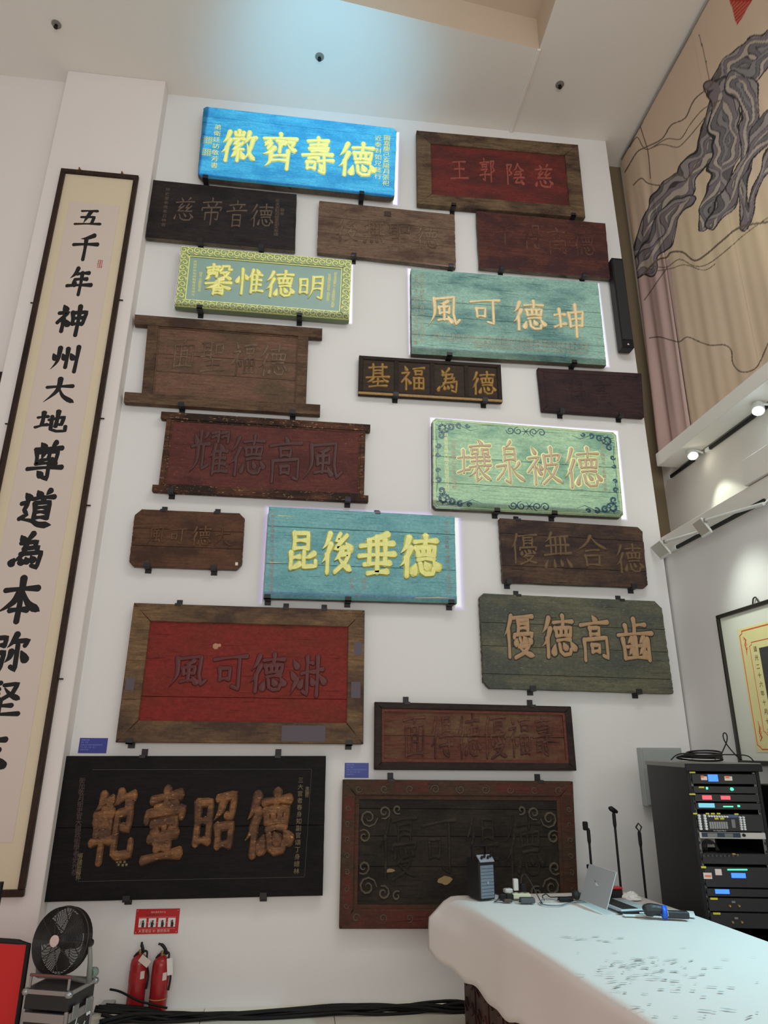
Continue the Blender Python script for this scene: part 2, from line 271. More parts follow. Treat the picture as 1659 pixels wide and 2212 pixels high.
# ------------------------------------------------------------------ brush written characters, stroke by stroke
# h level, v upright, p sweep left, n sweep right, d dot, z turning stroke; x right, y down, 0..100
G = {
 '彳': "p 76 0 48 24 10 40;p 86 28 48 58 4 74;v 54 54 54 100",
 '悳': "h 8 13 94 11;v 52 -4 50 20;v 16 28 21 48;z 16 28 88 26 82 48;v 40 28 41 46;v 62 28 61 46;h 20 48 82 47;h 22 59 80 57;d 12 70 4 90;z 30 68 34 88 50 96 76 95 82 82;d 48 66 58 78;d 80 64 96 80",
 '日': "v 14 2 14 98;z 14 3 86 2 86 98;h 14 48 84 47;h 14 94 84 93",
 '口': "v 8 6 14 94;z 8 8 92 6 86 94;h 12 90 86 89",
 '田': "v 8 4 10 96;z 8 5 92 4 90 96;h 10 50 90 49;v 50 4 50 94;h 10 94 90 93",
 '攵': "p 38 -2 26 24 4 42;h 30 21 94 16;p 74 20 52 62 8 98;n 24 40 56 74 98 96",
 '土': "h 6 34 94 31;v 50 2 50 92;h 2 92 98 78",
 '氵': "d 30 4 70 22;d 4 34 46 52;p 80 56 40 80 10 98",
 '亻': "p 90 0 60 26 10 48;v 56 32 56 100",
 '山': "v 50 0 50 88;z 8 30 12 88 90 86;v 92 28 90 86",
 '隹': "p 34 0 26 22 4 42;v 26 24 26 98;d 56 -2 68 12;h 26 24 94 22;h 26 46 88 44;h 26 66 88 64;h 26 92 100 89;v 58 24 58 90",
 '心': "d 8 30 2 74;z 26 20 32 72 50 90 80 90 88 56;d 46 6 58 40;d 78 10 96 50",
 '寸': "h 2 34 98 30;z 68 0 68 90 46 82;d 26 50 40 70",
 '夂': "p 46 0 34 24 6 46;z 40 20 84 16 64 56 10 98;n 24 30 56 68 98 96",
 '礻': "d 36 -4 56 12;z 8 28 84 24 4 66;v 50 48 50 100;d 62 52 90 70",
 '五': "h 22 14 80 8;p 56 14 44 50 34 84;z 24 50 72 45 66 86;h 2 92 98 84",
 '千': "p 80 4 52 16 28 20;h 2 44 98 38;v 50 18 50 100",
 '年': "p 36 0 26 22 8 38;h 34 22 84 16;h 28 44 78 40;d 26 42 30 62;h 0 68 100 61;v 56 18 54 100",
 '神': "@礻 0 2 42 90;v 50 22 54 64;z 50 24 96 18 88 60;h 54 43 88 40;h 54 63 86 60;v 72 -2 70 102",
 '州': "d 6 34 16 50;p 26 8 24 60 4 92;d 38 32 48 48;v 54 10 54 84;d 66 30 76 46;v 90 0 88 100",
 '大': "h 8 38 88 30;p 46 0 42 50 4 98;n 48 40 64 72 100 96",
 '地': "h 4 30 34 24;v 20 4 20 66;h 0 76 36 62;z 40 40 86 22 82 62 72 60;v 66 -4 64 72;z 48 20 50 84 68 92 96 90 96 66",
 '尊': "d 30 -2 40 10;p 72 -4 60 10;h 14 16 92 10;v 20 22 24 56;z 20 24 82 20 78 56;p 42 24 36 42;v 58 22 58 38;h 34 46 70 43;h 22 56 80 53;h 0 70 100 63;z 62 58 62 96 46 90;d 32 76 42 86",
 '道': "d 44 -4 54 8;p 82 -6 70 8;h 34 20 96 12;p 66 16 58 28;v 44 32 46 76;z 44 32 86 28 84 76;h 46 46 82 44;h 46 60 82 58;h 46 75 82 73;d 12 4 24 18;z 4 34 22 30 14 52 24 66 4 80;n 4 80 40 84 62 94 100 96",
 '為': "d 24 6 32 18;p 58 -2 48 12 34 20;p 44 22 36 60 2 92;z 26 28 74 22 66 40;z 36 44 80 38 74 56;z 30 60 90 54 84 98 66 92;d 14 74 8 88;d 34 72 36 84;d 48 70 52 80;d 62 66 70 76",
 '本': "h 12 26 88 20;v 50 -4 50 100;p 48 24 36 54 2 78;n 52 24 70 56 100 76;h 30 74 70 71",
 '弥': "z 6 10 38 6 36 30;h 8 30 36 28;z 8 30 6 50 38 46 34 90 20 84;p 66 -2 56 20 44 34;z 58 18 98 14 90 30;z 72 26 74 92 60 84;p 58 44 54 60 44 74;d 84 44 98 66",
 '堅': "v 10 2 10 50;h 10 4 44 2;v 30 4 30 50;h 10 20 42 19;h 10 34 42 33;h 10 50 46 48;z 54 8 88 4 78 30 52 50;n 56 16 72 34 98 50;h 22 70 80 66;v 50 54 50 94;h 0 96 100 90",
 '志': "h 10 16 90 10;v 50 -4 50 38;h 24 40 78 36;@心 2 52 98 100",
 '徽': "@彳 0 4 28 100;@山 34 0 62 18;h 32 28 64 26;z 48 30 36 44 58 44;z 60 40 36 62 64 60;v 48 62 48 98;p 42 70 30 88;d 56 68 64 84;@攵 64 4 100 100",
 '齊': "v 50 -4 50 8;h 4 14 96 10;p 22 20 14 30 6 38;z 10 28 28 26 16 44;z 40 20 60 20 52 36;v 50 22 50 52;p 66 22 58 34;z 74 22 92 22 84 32;n 72 30 84 42 100 48;p 36 40 24 54 4 62;p 26 56 24 82 10 100;v 74 48 72 104;h 26 66 72 63;h 28 80 72 77",
 '壽': "v 50 -4 50 18;h 18 8 82 5;h 26 20 76 17;z 22 30 84 26 78 38;h 30 38 72 36;h 4 50 96 45;h 22 60 52 58;@口 16 68 46 90;z 70 50 72 100 56 94;h 52 66 98 62;d 56 76 64 86",
 '明': "@日 2 14 40 78;p 58 4 56 60 40 100;z 58 5 94 2 90 98 76 92;h 58 34 90 31;h 57 58 90 56",
 '惟': "d 12 30 4 52;v 22 -2 22 104;d 32 22 40 38;@隹 42 0 100 100",
 '馨': "h 4 10 48 6;v 26 -2 26 20;h 8 20 44 17;v 10 27 12 44;z 10 28 42 26 40 42;h 12 35 40 33;p 10 42 8 48 0 54;z 60 2 58 14 50 22;z 60 4 84 2 82 16 94 16;z 54 28 86 24 70 42 48 52;n 60 30 78 44 98 50;p 66 50 48 57 34 60;h 4 68 96 63;v 50 56 50 82;p 48 68 30 78 4 86;n 52 68 72 78 98 84;@日 28 82 72 104",
 '坤': "@土 0 12 40 78;v 50 26 54 72;z 50 26 98 22 92 70;h 54 48 92 46;h 54 71 92 69;v 74 -2 72 106",
 '可': "h 0 12 100 6;z 78 12 78 94 58 86;@口 16 34 54 70",
 '風': "p 18 8 20 60 0 98;z 18 10 84 4 80 60 88 94 100 80;p 64 18 52 24 36 27;v 34 38 36 60;z 34 38 68 36 66 58;h 36 58 66 56;v 50 26 50 80;h 30 82 68 78;d 62 68 74 86",
 '基': "h 10 16 90 12;v 30 0 30 54;v 70 0 70 54;h 32 29 68 28;h 32 42 68 41;h 0 58 100 54;p 32 60 20 72 2 80;n 68 58 82 72 100 78;h 28 78 74 75;v 50 62 50 94;h 12 98 90 94",
 '福': "@礻 0 0 42 100;h 50 8 98 4;@口 56 16 92 36;@田 50 46 98 98",
 '壤': "@土 0 20 36 84;d 64 -6 74 4;h 38 12 100 8;@口 42 18 64 32;@口 74 18 96 32;h 42 40 98 38;h 42 50 98 48;v 58 34 58 62;v 80 34 80 62;h 36 64 100 60;p 62 62 50 78 34 88;z 58 76 58 100 72 92;n 64 66 80 84 100 98;p 92 68 80 78",
 '泉': "p 56 -4 48 4 40 8;@日 28 12 76 44;z 50 46 52 100 36 92;z 8 58 40 54 28 74 8 90;p 84 50 74 60 62 66;n 56 58 74 80 100 94",
 '被': "@礻 0 0 42 100;d 34 44 42 56;p 50 18 52 60 36 98;z 50 20 98 16 90 32;v 72 -4 72 46;z 54 46 90 42 74 72 44 98;n 56 54 76 80 102 96",
 '昆': "@日 20 0 80 46;v 20 54 20 96;h 20 70 46 66;p 48 86 34 92 16 98;z 60 52 60 94 98 92 98 78;p 92 58 78 66 62 70",
 '後': "@彳 0 0 34 100;z 60 0 48 18 66 18;z 82 6 44 40 88 36;d 78 26 92 42;@夂 38 44 100 100",
 '垂': "p 80 0 52 8 20 10;h 4 28 96 23;v 50 6 50 94;h 0 54 100 50;v 28 14 28 74;v 72 12 72 74;h 14 75 86 72;h 24 96 78 93",
 '優': "@亻 0 0 30 100;h 34 6 100 2;v 50 10 50 42;z 50 12 84 10 82 42;h 50 22 82 21;h 50 32 82 31;z 36 54 36 46 98 44 94 54;d 44 58 42 68;z 54 56 60 68 78 66;d 66 52 72 60;d 84 56 90 64;p 60 70 44 80;z 58 76 86 74 66 92 36 102;n 50 78 72 92 100 100",
 '高': "d 46 -4 56 8;h 2 18 98 12;@口 30 24 70 44;v 12 54 12 104;z 12 54 90 50 90 100 74 94;@口 34 66 66 86",
 '齒': "v 50 -4 50 34;h 50 14 82 12;v 24 12 24 34;h 0 38 100 34;v 14 48 16 98;v 86 48 86 104;h 16 98 86 96;p 40 46 26 60;d 34 48 44 58;p 74 46 60 60;d 66 48 78 58;h 24 68 78 66;p 40 74 28 88;d 36 76 46 86;p 72 74 58 88;d 64 76 76 86;v 50 44 50 90",
 '淑': "@氵 0 4 26 100;v 50 0 50 40;h 50 18 66 16;h 32 44 72 40;z 50 44 52 98 38 90;d 38 58 30 76;d 62 56 70 70;v 82 0 80 104;h 66 40 98 34;d 88 50 102 68",
 '耀': "v 22 0 22 30;d 6 8 12 22;p 40 4 32 20;h 0 36 46 30;p 18 36 16 70 0 94;z 32 34 32 86 46 78;z 52 4 72 2 70 26;h 54 14 68 12;z 78 4 98 2 96 26;h 80 14 94 12;@隹 48 32 100 100",
 '範': "p 20 -2 14 12 4 20;h 18 8 42 6;d 30 10 36 18;p 64 -4 56 10 48 16;h 60 6 96 2;d 78 8 86 16;h 4 30 46 27;v 8 38 10 60;z 8 38 44 36 42 60;h 10 49 42 47;h 10 61 42 59;h 0 74 50 70;v 26 22 26 104;z 60 30 92 26 90 56 74 52;z 60 30 58 92 70 98 100 96 100 76",
 '壼': "h 14 8 86 3;v 50 -6 50 18;h 26 20 76 16;z 6 40 6 30 96 26 92 38;z 20 46 80 42 78 50;d 34 50 30 62;d 66 50 70 62;v 50 44 50 66;h 16 68 84 64;@口 30 72 70 86;h 4 100 96 95",
 '昭': "@日 2 10 42 84;z 54 6 94 2 88 42 76 38;p 68 6 62 28 48 44;@口 54 54 94 94",
 '合': "p 50 0 34 26 2 48;n 50 2 68 26 100 44;h 30 50 72 47;@口 24 62 78 98",
 '王': "h 14 8 86 4;h 22 46 78 43;h 0 96 100 90;v 50 6 50 92",
 '郭': "v 30 -4 30 8;h 4 16 60 12;@口 14 22 50 38;z 10 48 50 46 36 58;z 32 58 32 100 20 92;h 0 74 64 70;z 72 8 94 6 82 36 94 50 78 60;v 72 8 70 104",
 '陰': "z 6 6 32 4 18 34 32 50 14 58;v 6 6 6 102;p 66 0 54 24 36 40;n 66 4 80 24 100 36;h 52 42 82 40;z 46 54 86 50 76 64;h 40 72 96 68;z 64 72 46 94 86 92;d 78 80 92 98",
 '慈': "d 28 -4 36 8;p 74 -6 62 8;h 4 18 96 13;z 36 22 18 42 40 40;z 46 32 14 58 46 56;z 70 22 54 42 76 40;z 84 32 52 58 88 56;@心 2 64 98 102",
 '帝': "v 50 -6 50 6;h 8 14 92 9;d 30 18 36 30;p 72 16 62 30;z 6 48 6 36 96 32 90 46;v 22 56 22 86;z 22 56 80 53 78 86 68 82;v 50 38 50 106",
 '音': "v 50 -6 50 6;h 12 14 88 9;d 30 18 36 30;p 72 16 62 30;h 0 40 100 34;@日 24 52 78 102",
 '無': "p 30 -4 22 12 4 26;h 22 12 92 8;h 8 36 94 33;h 0 62 100 58;v 26 12 26 60;v 44 12 44 60;v 62 10 62 60;v 80 10 80 60;d 12 76 4 96;d 36 76 38 94;d 60 76 66 92;d 82 74 98 94",
 '聖': "h 2 6 48 3;v 10 6 12 50;v 40 4 40 56;h 12 20 40 18;h 12 34 40 32;h 0 52 46 46;@口 56 8 94 42;h 18 64 84 61;h 26 80 78 78;h 2 102 100 96;v 50 62 50 98",
 '面': "h 2 8 98 4;p 52 8 46 20;v 12 26 14 100;z 12 26 90 23 88 100;v 38 26 38 94;v 64 24 64 94;h 38 46 64 45;h 38 66 64 65;h 14 96 88 94",
 '得': "@彳 0 0 34 100;@日 48 2 90 38;h 38 50 98 47;@寸 38 56 98 104",
}
def strokes_of(ch, box=(0, 0, 100, 100), depth=0):
    out = []; bx, by = (box[2]-box[0])/100, (box[3]-box[1])/100
    src = "@彳 0 0 34 100;@悳 34 0 102 100" if ch == '德' else G[ch]
    for s in src.split(';'):
        t = s.split(); k = t[0]
        if k[0] == '@':
            b = [float(v) for v in t[1:5]]
            out += strokes_of(k[1], (box[0]+b[0]*bx, box[1]+b[1]*by, box[0]+b[2]*bx, box[1]+b[3]*by), depth+1)
        else:
            n = [float(v) for v in t[1:]]
            out.append((k, [(box[0]+n[i]*bx, box[1]+n[i+1]*by) for i in range(0, len(n), 2)]))
    return out
WTK = 1.2
PROF = {'h': (1.0, .70, 1.3), 'v': (1.25, .88, 1.0), 'p': (1.3, 1.0, .12), 'n': (.35, 1.05, 1.6), 'd': (.4, 1.1, 1.4), 'z': (.95, .95, .9)}
def brush(mb, ch, put, wt=9.0, rise=0.0, hgt=0.01, base=-0.004, rnd=None, dome=True):
    wt *= WTK
    """ribbons with a brush's swelling and tapering; put(x, y, h) maps the 0..100 square to the world"""
    rnd = rnd or random
    for si, (k, pts) in enumerate(strokes_of(ch)):
        P = [Vector((x + rnd.uniform(-.8, .8), y + rnd.uniform(-.8, .8) - rise*(x-50)/100, 0)) for x, y in pts]
        if k == 'h' and len(P) == 2: P = [P[0], P[0].lerp(P[1], .5)-Vector((0, 1.4, 0)), P[1]]
        if k == 'v' and len(P) == 2: P = [P[0], P[0].lerp(P[1], .5)+Vector((1.0, 0, 0)), P[1]]
        if k != 'z' and len(P) > 2: P = cr(P, 4)
        Q = []
        for i in range(len(P)-1):
            n = max(2, int((P[i+1]-P[i]).length/6)) if (k == 'z' or len(P) == 2) else 1
            for j in range(n): Q.append(P[i].lerp(P[i+1], j/n))
        Q.append(P[-1]); L = [0]
        for i in range(1, len(Q)): L.append(L[-1]+(Q[i]-Q[i-1]).length)
        T = L[-1] or 1; a, b, c = PROF[k]; vs = []; fs = []
        w0 = wt*(0.9 if k == 'h' else 1.0)*(1.2 if k == 'd' else 1.0)
        # rounded ends: extra stations
        st = [(-0.5, .0), (-.42, .55)] + [(None, 1)]*len(Q) + [(.42, .55), (.5, .0)]
        stations = []
        for i, q in enumerate(Q):
            s = L[i]/T; wv = (a*(1-2*s)+b*2*s) if s < .5 else (b*(2-2*s)+c*(2*s-1))
            if k == 'n' and s > .86: wv *= max(.12, (1-s)/.14)
            t = (Q[min(i+1, len(Q)-1)]-Q[max(i-1, 0)]).normalized(); stations.append((q, t, wv*w0/2))
        q, t, w = stations[0]; pre = [(q-t*w*.75, t, w*.25), (q-t*w*.45, t, w*.8)]
        q, t, w = stations[-1]; post = [(q+t*w*.45, t, w*.8), (q+t*w*.75, t, w*.25)]
        S = pre+stations+post; hh = hgt*(1+0.03*(si % 5))
        nS = len(S)
        for qi, (q, t, w) in enumerate(S):
            nn = Vector((-t.y, t.x, 0)); hf = .35 if qi in (0, nS-1) else .85 if qi in (1, nS-2) else 1
            for o_, h_ in ((-1, base), (-.62, hh*.8*hf), (0, (hh if dome else hh*.8)*hf), (.62, hh*.8*hf), (1, base)):
                v = q+nn*(w*o_); vs.append(put(v.x, v.y, h_))
        for i in range(len(S)-1):
            for j in range(4): fs.append((i*5+j, i*5+j+1, (i+1)*5+j+1, (i+1)*5+j))
        fs.append((0, 1, 2, 3, 4)); e = (len(S)-1)*5; fs.append((e+4, e+3, e+2, e+1, e))
        mb.add(vs, fs)
    return mb
_gl = {}
def glyph(ch):
    """outline of one printed character, centred, 1 unit tall"""
    if ch not in _gl:
        c = bpy.data.curves.new('glyph', 'FONT'); c.body = ch; c.resolution_u = 1
        o = bpy.data.objects.new('glyph', c); COL.objects.link(o); bpy.context.view_layer.update()
        me = bpy.data.meshes.new_from_object(o.evaluated_get(bpy.context.evaluated_depsgraph_get()))
        vs = [(v.co.x, v.co.y) for v in me.vertices]; fs = [tuple(p.vertices) for p in me.polygons]
        bpy.data.objects.remove(o); bpy.data.curves.remove(c); bpy.data.meshes.remove(me)
        if vs:
            cx = (min(v[0] for v in vs)+max(v[0] for v in vs))/2
            w = max(v[0] for v in vs)-min(v[0] for v in vs)
            vs = [(x-cx, y-0.36) for x, y in vs]
        else: w = .3
        _gl[ch] = (vs, fs, w)
    return _gl[ch]
def text_line(mb, s, start, right, down, size, vertical=False, gap=1.05, cjk_adv=1.0):
    """printed text in world space; right/down unit vectors of the sheet"""
    p = Vector(start); right = Vector(right); down = Vector(down)
    for ch in s:
        if ch == ' ': p += (down if vertical else right)*size*.45; continue
        vs, fs, w = glyph(ch); k = size
        adv = size*gap if (vertical or ord(ch) > 0x2000) else (w+.09)*size
        if not vertical: p += right*adv/2
        mb.add([p + right*(x*k) - down*(y*k) for x, y in vs], fs)
        p += (down*adv if vertical else right*adv/2)
    return mb
# ------------------------------------------------------------------ the room
def wallmat(name, c, k=1.5, bump=0.12):
    return plain(name, c, rough=0.85, k=k, bump=bump, scale=90, var=0.025, spec=0.25)
M_WALL = wallmat('white_wall_paint', (193, 193, 192)); M_WALL2 = wallmat('warm_wall_paint', (196, 190, 187))
M_CEIL = wallmat('ceiling_paint', (197, 191, 184)); M_COFFER = wallmat('cream_ceiling_paint', (182, 166, 148), 1.3)
M_RECESS = wallmat('brown_recess_paint', (108, 94, 74), 1.3); M_BEAM = wallmat('beam_paint', (186, 182, 176))
M_BLACK = plain('black_metal', (24, 24, 26), 0.45, k=1.0, spec=.3); M_STEEL = plain('steel', (150, 150, 150), 0.3, 0.8)
CZ = 8.32
def hexa(lo, hi):   # lo, hi: four (x, y, z) each
    return MB().add(list(lo)+list(hi), [(3, 2, 1, 0), (4, 5, 6, 7), (0, 1, 5, 4), (1, 2, 6, 5), (2, 3, 7, 6), (3, 0, 4, 7)])
XR0, XR1 = 3.185, 3.245
PX0 = -1.745
struct('wall_back', hexa([(PX0-1.0, WALL, -.02), (XR1, WALL, -.02), (XR1, 5.93, -.02), (PX0-1.0, 5.93, -.02)], [(PX0-1.0, WALL, CZ), (XR0, WALL, CZ), (XR0, 5.93, CZ), (PX0-1.0, 5.93, CZ)]), M_WALL)
struct('wall_left', MB().box((-4.0, 5.78, CZ/2-.01), (2.6, .25, CZ+.02)), M_WALL2)
PY = 5.515
struct('wall_pillar', MB().bbox(((W(147, 151, PY).x+W(358, 176, PY).x)/2, (PY+WALL)/2+.02, CZ/2-.01), (W(358, 176, PY).x-W(147, 151, PY).x, WALL-PY+.04, CZ+.02), .006), M_WALL2)
struct('wall_recess', MB().box((3.55, 6.06, CZ/2), (1.0, .12, CZ)), M_RECESS)
struct('wall_right_lower', MB().box((3.52, 2.44, 1.76), (.55, 6.9, 3.56)), M_WALL)
struct('wall_right_upper', MB().box((3.62, 2.5, 5.92), (.20, 7.0, 4.79)), M_BEAM)
struct('trim_beam', MB().bbox((3.39, 2.34, 4.335), (.22, 6.66, .13), .004), M_BEAM)
struct('trim_band', MB().bbox((3.232, 2.33, 3.462), (.03, 6.66, .18), .003), M_BEAM)
cb = MB()   # ceiling with its raised coffer
ex = (2.07, 4.70); x0, y0 = -3.9, 4.02
vs = [(-5.4, 6.3, CZ), (3.9, 6.3, CZ), (3.9, -2, CZ), (2.0, -2, CZ), (ex[0], ex[1], CZ), (x0, y0, CZ), (x0, -2, CZ), (-5.4, -2, CZ),
      (2.0, -2, CZ+.42), (ex[0], ex[1], CZ+.42), (x0, y0, CZ+.42), (x0, -2, CZ+.42)]
cb.add(vs, [(0, 1, 4, 5), (1, 2, 3, 4), (0, 5, 6, 7)])
struct('ceiling', cb, M_CEIL)
struct('ceiling_coffer', MB().add(vs, [(4, 3, 8, 9), (5, 4, 9, 10), (6, 5, 10, 11), (8, 11, 10, 9)]), M_COFFER)
struct('trim_ceiling_batten', MB().bbox((2.065, 5.18, CZ-.012), (.035, .97, .024), .004), M_CEIL)
# floor with large tiles, dark joints between
M_FLOOR = plain('floor_tile', (200, 196, 182), 0.25, k=1.3, var=.05, scale=3); M_JOINT = plain('tile_joint', (120, 116, 108), .8)
fl = struct('floor', MB().box((0, 1.9, -.05), (10, 8.2, .06)), M_JOINT); ORG[fl.name] = Vector((0, 0, 0))
tile_me = None
for i in range(-3, 5):
    for j in range(3):
        if tile_me is None:
            b = MB().bbox((0, 0, -.01), (.876, .876, .02), .002); to = b.build('tile', M_FLOOR, fl); tile_me = to.data
        else:
            to = bpy.data.objects.new('tile', tile_me); COL.objects.link(to); to.parent = fl
        to.location = (-.568+.44+.88*i, 5.23-.88*j, 0)

# ------------------------------------------------------------------ curtain: hanging cloth printed with ink clouds
def seg_d(px, py, pl):
    d = np.full(px.shape, 1e9); wv = np.zeros(px.shape); sgn = np.zeros(px.shape)
    for (x0, y0, w0), (x1, y1, w1) in zip(pl[:-1], pl[1:]):
        vx, vy = x1-x0, y1-y0; t = np.clip(((px-x0)*vx+(py-y0)*vy)/(vx*vx+vy*vy), 0, 1)
        ax, ay = px-(x0+t*vx), py-(y0+t*vy); q = np.hypot(ax, ay)
        m_ = q < d; d = np.where(m_, q, d); wv = np.where(m_, w0+t*(w1-w0), wv); sgn = np.where(m_, np.sign(vx*ay-vy*ax), sgn)
    return d, wv, sgn
def wob(px, py, s, seed):
    r_ = np.random.RandomState(seed); o = 0
    for k in range(5):
        a = r_.uniform(0, 6.28); f = s*(1.0+.7*k); o = o+np.sin((px*np.cos(a)+py*np.sin(a))*f+r_.uniform(0, 6.28))/(1+.5*k)
    return o
BANDS = [
    [(1372, 560, 8), (1392, 500, 16), (1410, 455, 24), (1450, 420, 30), (1490, 395, 22), (1518, 345, 22), (1540, 290, 24), (1560, 215, 32), (1592, 160, 40), (1640, 110, 34), (1700, 80, 40)],
    [(1560, 200, 30), (1572, 280, 30), (1560, 350, 26), (1548, 410, 24), (1528, 470, 22), (1514, 496, 8)],
    [(1380, 590, 18), (1420, 530, 30), (1450, 470, 22), (1486, 430, 10)],
    [(1600, 190, 30), (1618, 260, 20), (1606, 350, 15), (1604, 430, 12), (1615, 478, 12), (1634, 430, 8), (1648, 380, 12), (1680, 330, 18)],
    [(1530, 490, 10), (1562, 440, 20), (1590, 380, 14), (1625, 330, 16), (1670, 260, 30)],
]
LINES = [
    ([(1350, 372), (1375, 330), (1395, 318), (1430, 300), (1450, 270), (1480, 255), (1500, 215), (1535, 185), (1552, 150)], 1.2),
    ([(1360, 318), (1376, 296), (1388, 316), (1402, 322), (1440, 300), (1470, 300), (1490, 270), (1520, 235), (1560, 215)], .9),
    ([(1402, 322), (1430, 312), (1462, 318), (1480, 305), (1510, 270), (1545, 225)], .9),
    ([(1368, 400), (1385, 385), (1400, 396), (1430, 400), (1452, 385), (1470, 376), (1485, 386), (1510, 345)], 1.1),
    ([(1390, 592), (1420, 562), (1440, 556), (1450, 545), (1475, 545), (1500, 563), (1525, 550), (1560, 520), (1600, 490), (1659, 480)], 1.7),
    ([(1410, 575), (1440, 577), (1468, 560), (1500, 575), (1530, 570), (1570, 540), (1610, 505), (1659, 470)], .9),
    ([(1392, 648), (1405, 630), (1420, 608), (1440, 580)], 1.0), ([(1420, 585), (1450, 580), (1480, 572), (1520, 584), (1545, 570)], .8),
    ([(1403, 730), (1425, 728), (1450, 735), (1468, 738), (1485, 728), (1510, 738), (1535, 746), (1565, 745), (1580, 758), (1583, 785), (1600, 803), (1625, 800), (1640, 785), (1659, 742)], 1.2),
    ([(1382, 270), (1390, 295), (1400, 330), (1405, 385)], .9), ([(1510, 75), (1522, 120), (1532, 170), (1535, 183)], .9),
]
def print_color(px, py):
    base = np.array(lin((172, 152, 132))); wx = px + 5*wob(px, py, .035, 3); wy = py + 5*wob(px, py, .04, 4)
    c = np.tile(base, (px.size, 1))
    warm = np.clip((py-330)/260, 0, 1)*np.clip((px-1440)/60, 0, 1)*np.clip((620-py)/120, 0, 1); c = c*(1-warm[:, None]*.5)+np.array(lin((186, 170, 132)))*warm[:, None]*.5
    mv = (px < 1452+.12*(py-600)) & (py > 560); c[mv] = np.array(lin((160, 136, 130)))
    pal = [(98, 92, 92), (116, 108, 108), (86, 82, 84), (124, 116, 114), (104, 94, 98), (148, 136, 126), (94, 90, 92), (112, 108, 108)]
    for bi, b in enumerate(BANDS):
        d, w, s = seg_d(wx, wy, b); w = w*(1+.12*wob(px, py, .05, 9+bi)); ins = d < w
        t = (w-d)*0.8 + s*5 + 5.5*wob(px, py, .035, 21+bi) + 30; k = np.floor(t/8.).astype(int) % len(pal); fr = (t/8.) % 1
        cc = np.array([lin(p) for p in pal])[k]; cc = cc*np.where(fr < .16, .32, 1)[:, None]
        c[ins] = cc[ins]; rim = np.abs(d-w) < 1.4; c[rim] = np.array(lin((44, 42, 42)))
    for pl, w in LINES:
        p3 = [(p.x, p.y, w) for p in cr([Vector((a, b, 0)) for a, b in pl], 4)]
        d, wv, s = seg_d(px, py, p3); c[d < wv*1.15] = np.array(lin((88, 76, 66)))
    # red seal
    tri = ((px-1576)*(56-0)-(py-0)*(1592-1576) > 0) & ((1626-px)*(56)-(py)*(1626-1592) > 0) & (py < 56)
    hatch = ((np.floor((px+py)/4) % 2) == 0) | (py < 3)
    c[tri] = np.array(lin((160, 88, 70))); c[tri & hatch] = np.array(lin((140, 44, 36)))
    return c*1.5
def curtain_mat():
    m, N, L, b = newmat('printed_cloth'); a = N.new('ShaderNodeAttribute'); a.attribute_name = 'ink'
    L.new(a.outputs['Color'], b.inputs['Base Color']); b.inputs['Roughness'].default_value = .8; b.inputs['Specular IOR Level'].default_value = .15
    return m
M_CLOTH = curtain_mat()
def curtain():
    t = thing('curtain', 'long beige curtain printed with grey marbled ink mountains, hanging high on the right wall', 'curtain', (3.47, 3.9, 4.43))
    rail = MB().tube([(3.455, 5.84, 8.27), (3.455, 1.2, 8.27)], .012, 8); rail.build('rail', M_STEEL, t)
    ys = [5.86, 5.30, 4.30, 3.30, 2.2]
    for pi in range(4):
        ya, yb = ys[pi]+(.008 if pi else 0), ys[pi+1]-.008
        ny, nz = (160 if pi == 0 else 150 if pi == 1 else 110), (620 if pi < 2 else 440 if pi == 2 else 100)
        Y = np.linspace(ya, yb, ny); Z = np.linspace(4.41, 8.30, nz); YY, ZZ = np.meshgrid(Y, Z, indexing='ij')
        fold = np.clip((8.2-ZZ)/3.6, 0.05, 1)**1.2
        amp = .006 if pi else .026
        X = 3.462 - .004*pi - amp*fold*(np.sin(YY*(26 if pi == 0 else 17)+.6*ZZ*.5)+.5*np.sin(YY*39+1.3)) - (0.03*fold*np.clip((YY-5.6)/.25, 0, 1))
        X = np.minimum(X, 3.497)
        P = np.stack([X, YY, ZZ], -1).reshape(-1, 3); D = P-np.array(CAM); zc = D @ np.array(fw)
        px = IW/2+FPX*(D @ np.array(rr))/zc; py = IH/2-FPX*(D @ np.array(uu))/zc
        col = print_color(px, py)
        idx = np.arange(ny*nz).reshape(ny, nz); F = np.stack([idx[:-1, :-1], idx[:-1, 1:], idx[1:, 1:], idx[1:, :-1]], -1).reshape(-1, 4)
        me = bpy.data.meshes.new('cloth_panel'); me.from_pydata((P-np.array(ORG[t.name])).tolist(), [], F.tolist()); me.shade_smooth()
        at = me.color_attributes.new('ink', 'FLOAT_COLOR', 'POINT'); at.data.foreach_set('color', np.concatenate([col, np.ones((len(col), 1))], 1).astype(np.float32).ravel())
        me.materials.append(M_CLOTH); o = bpy.data.objects.new('cloth_panel', me); COL.objects.link(o); o.parent = t; ORG[o.name] = ORG[t.name]
curtain()

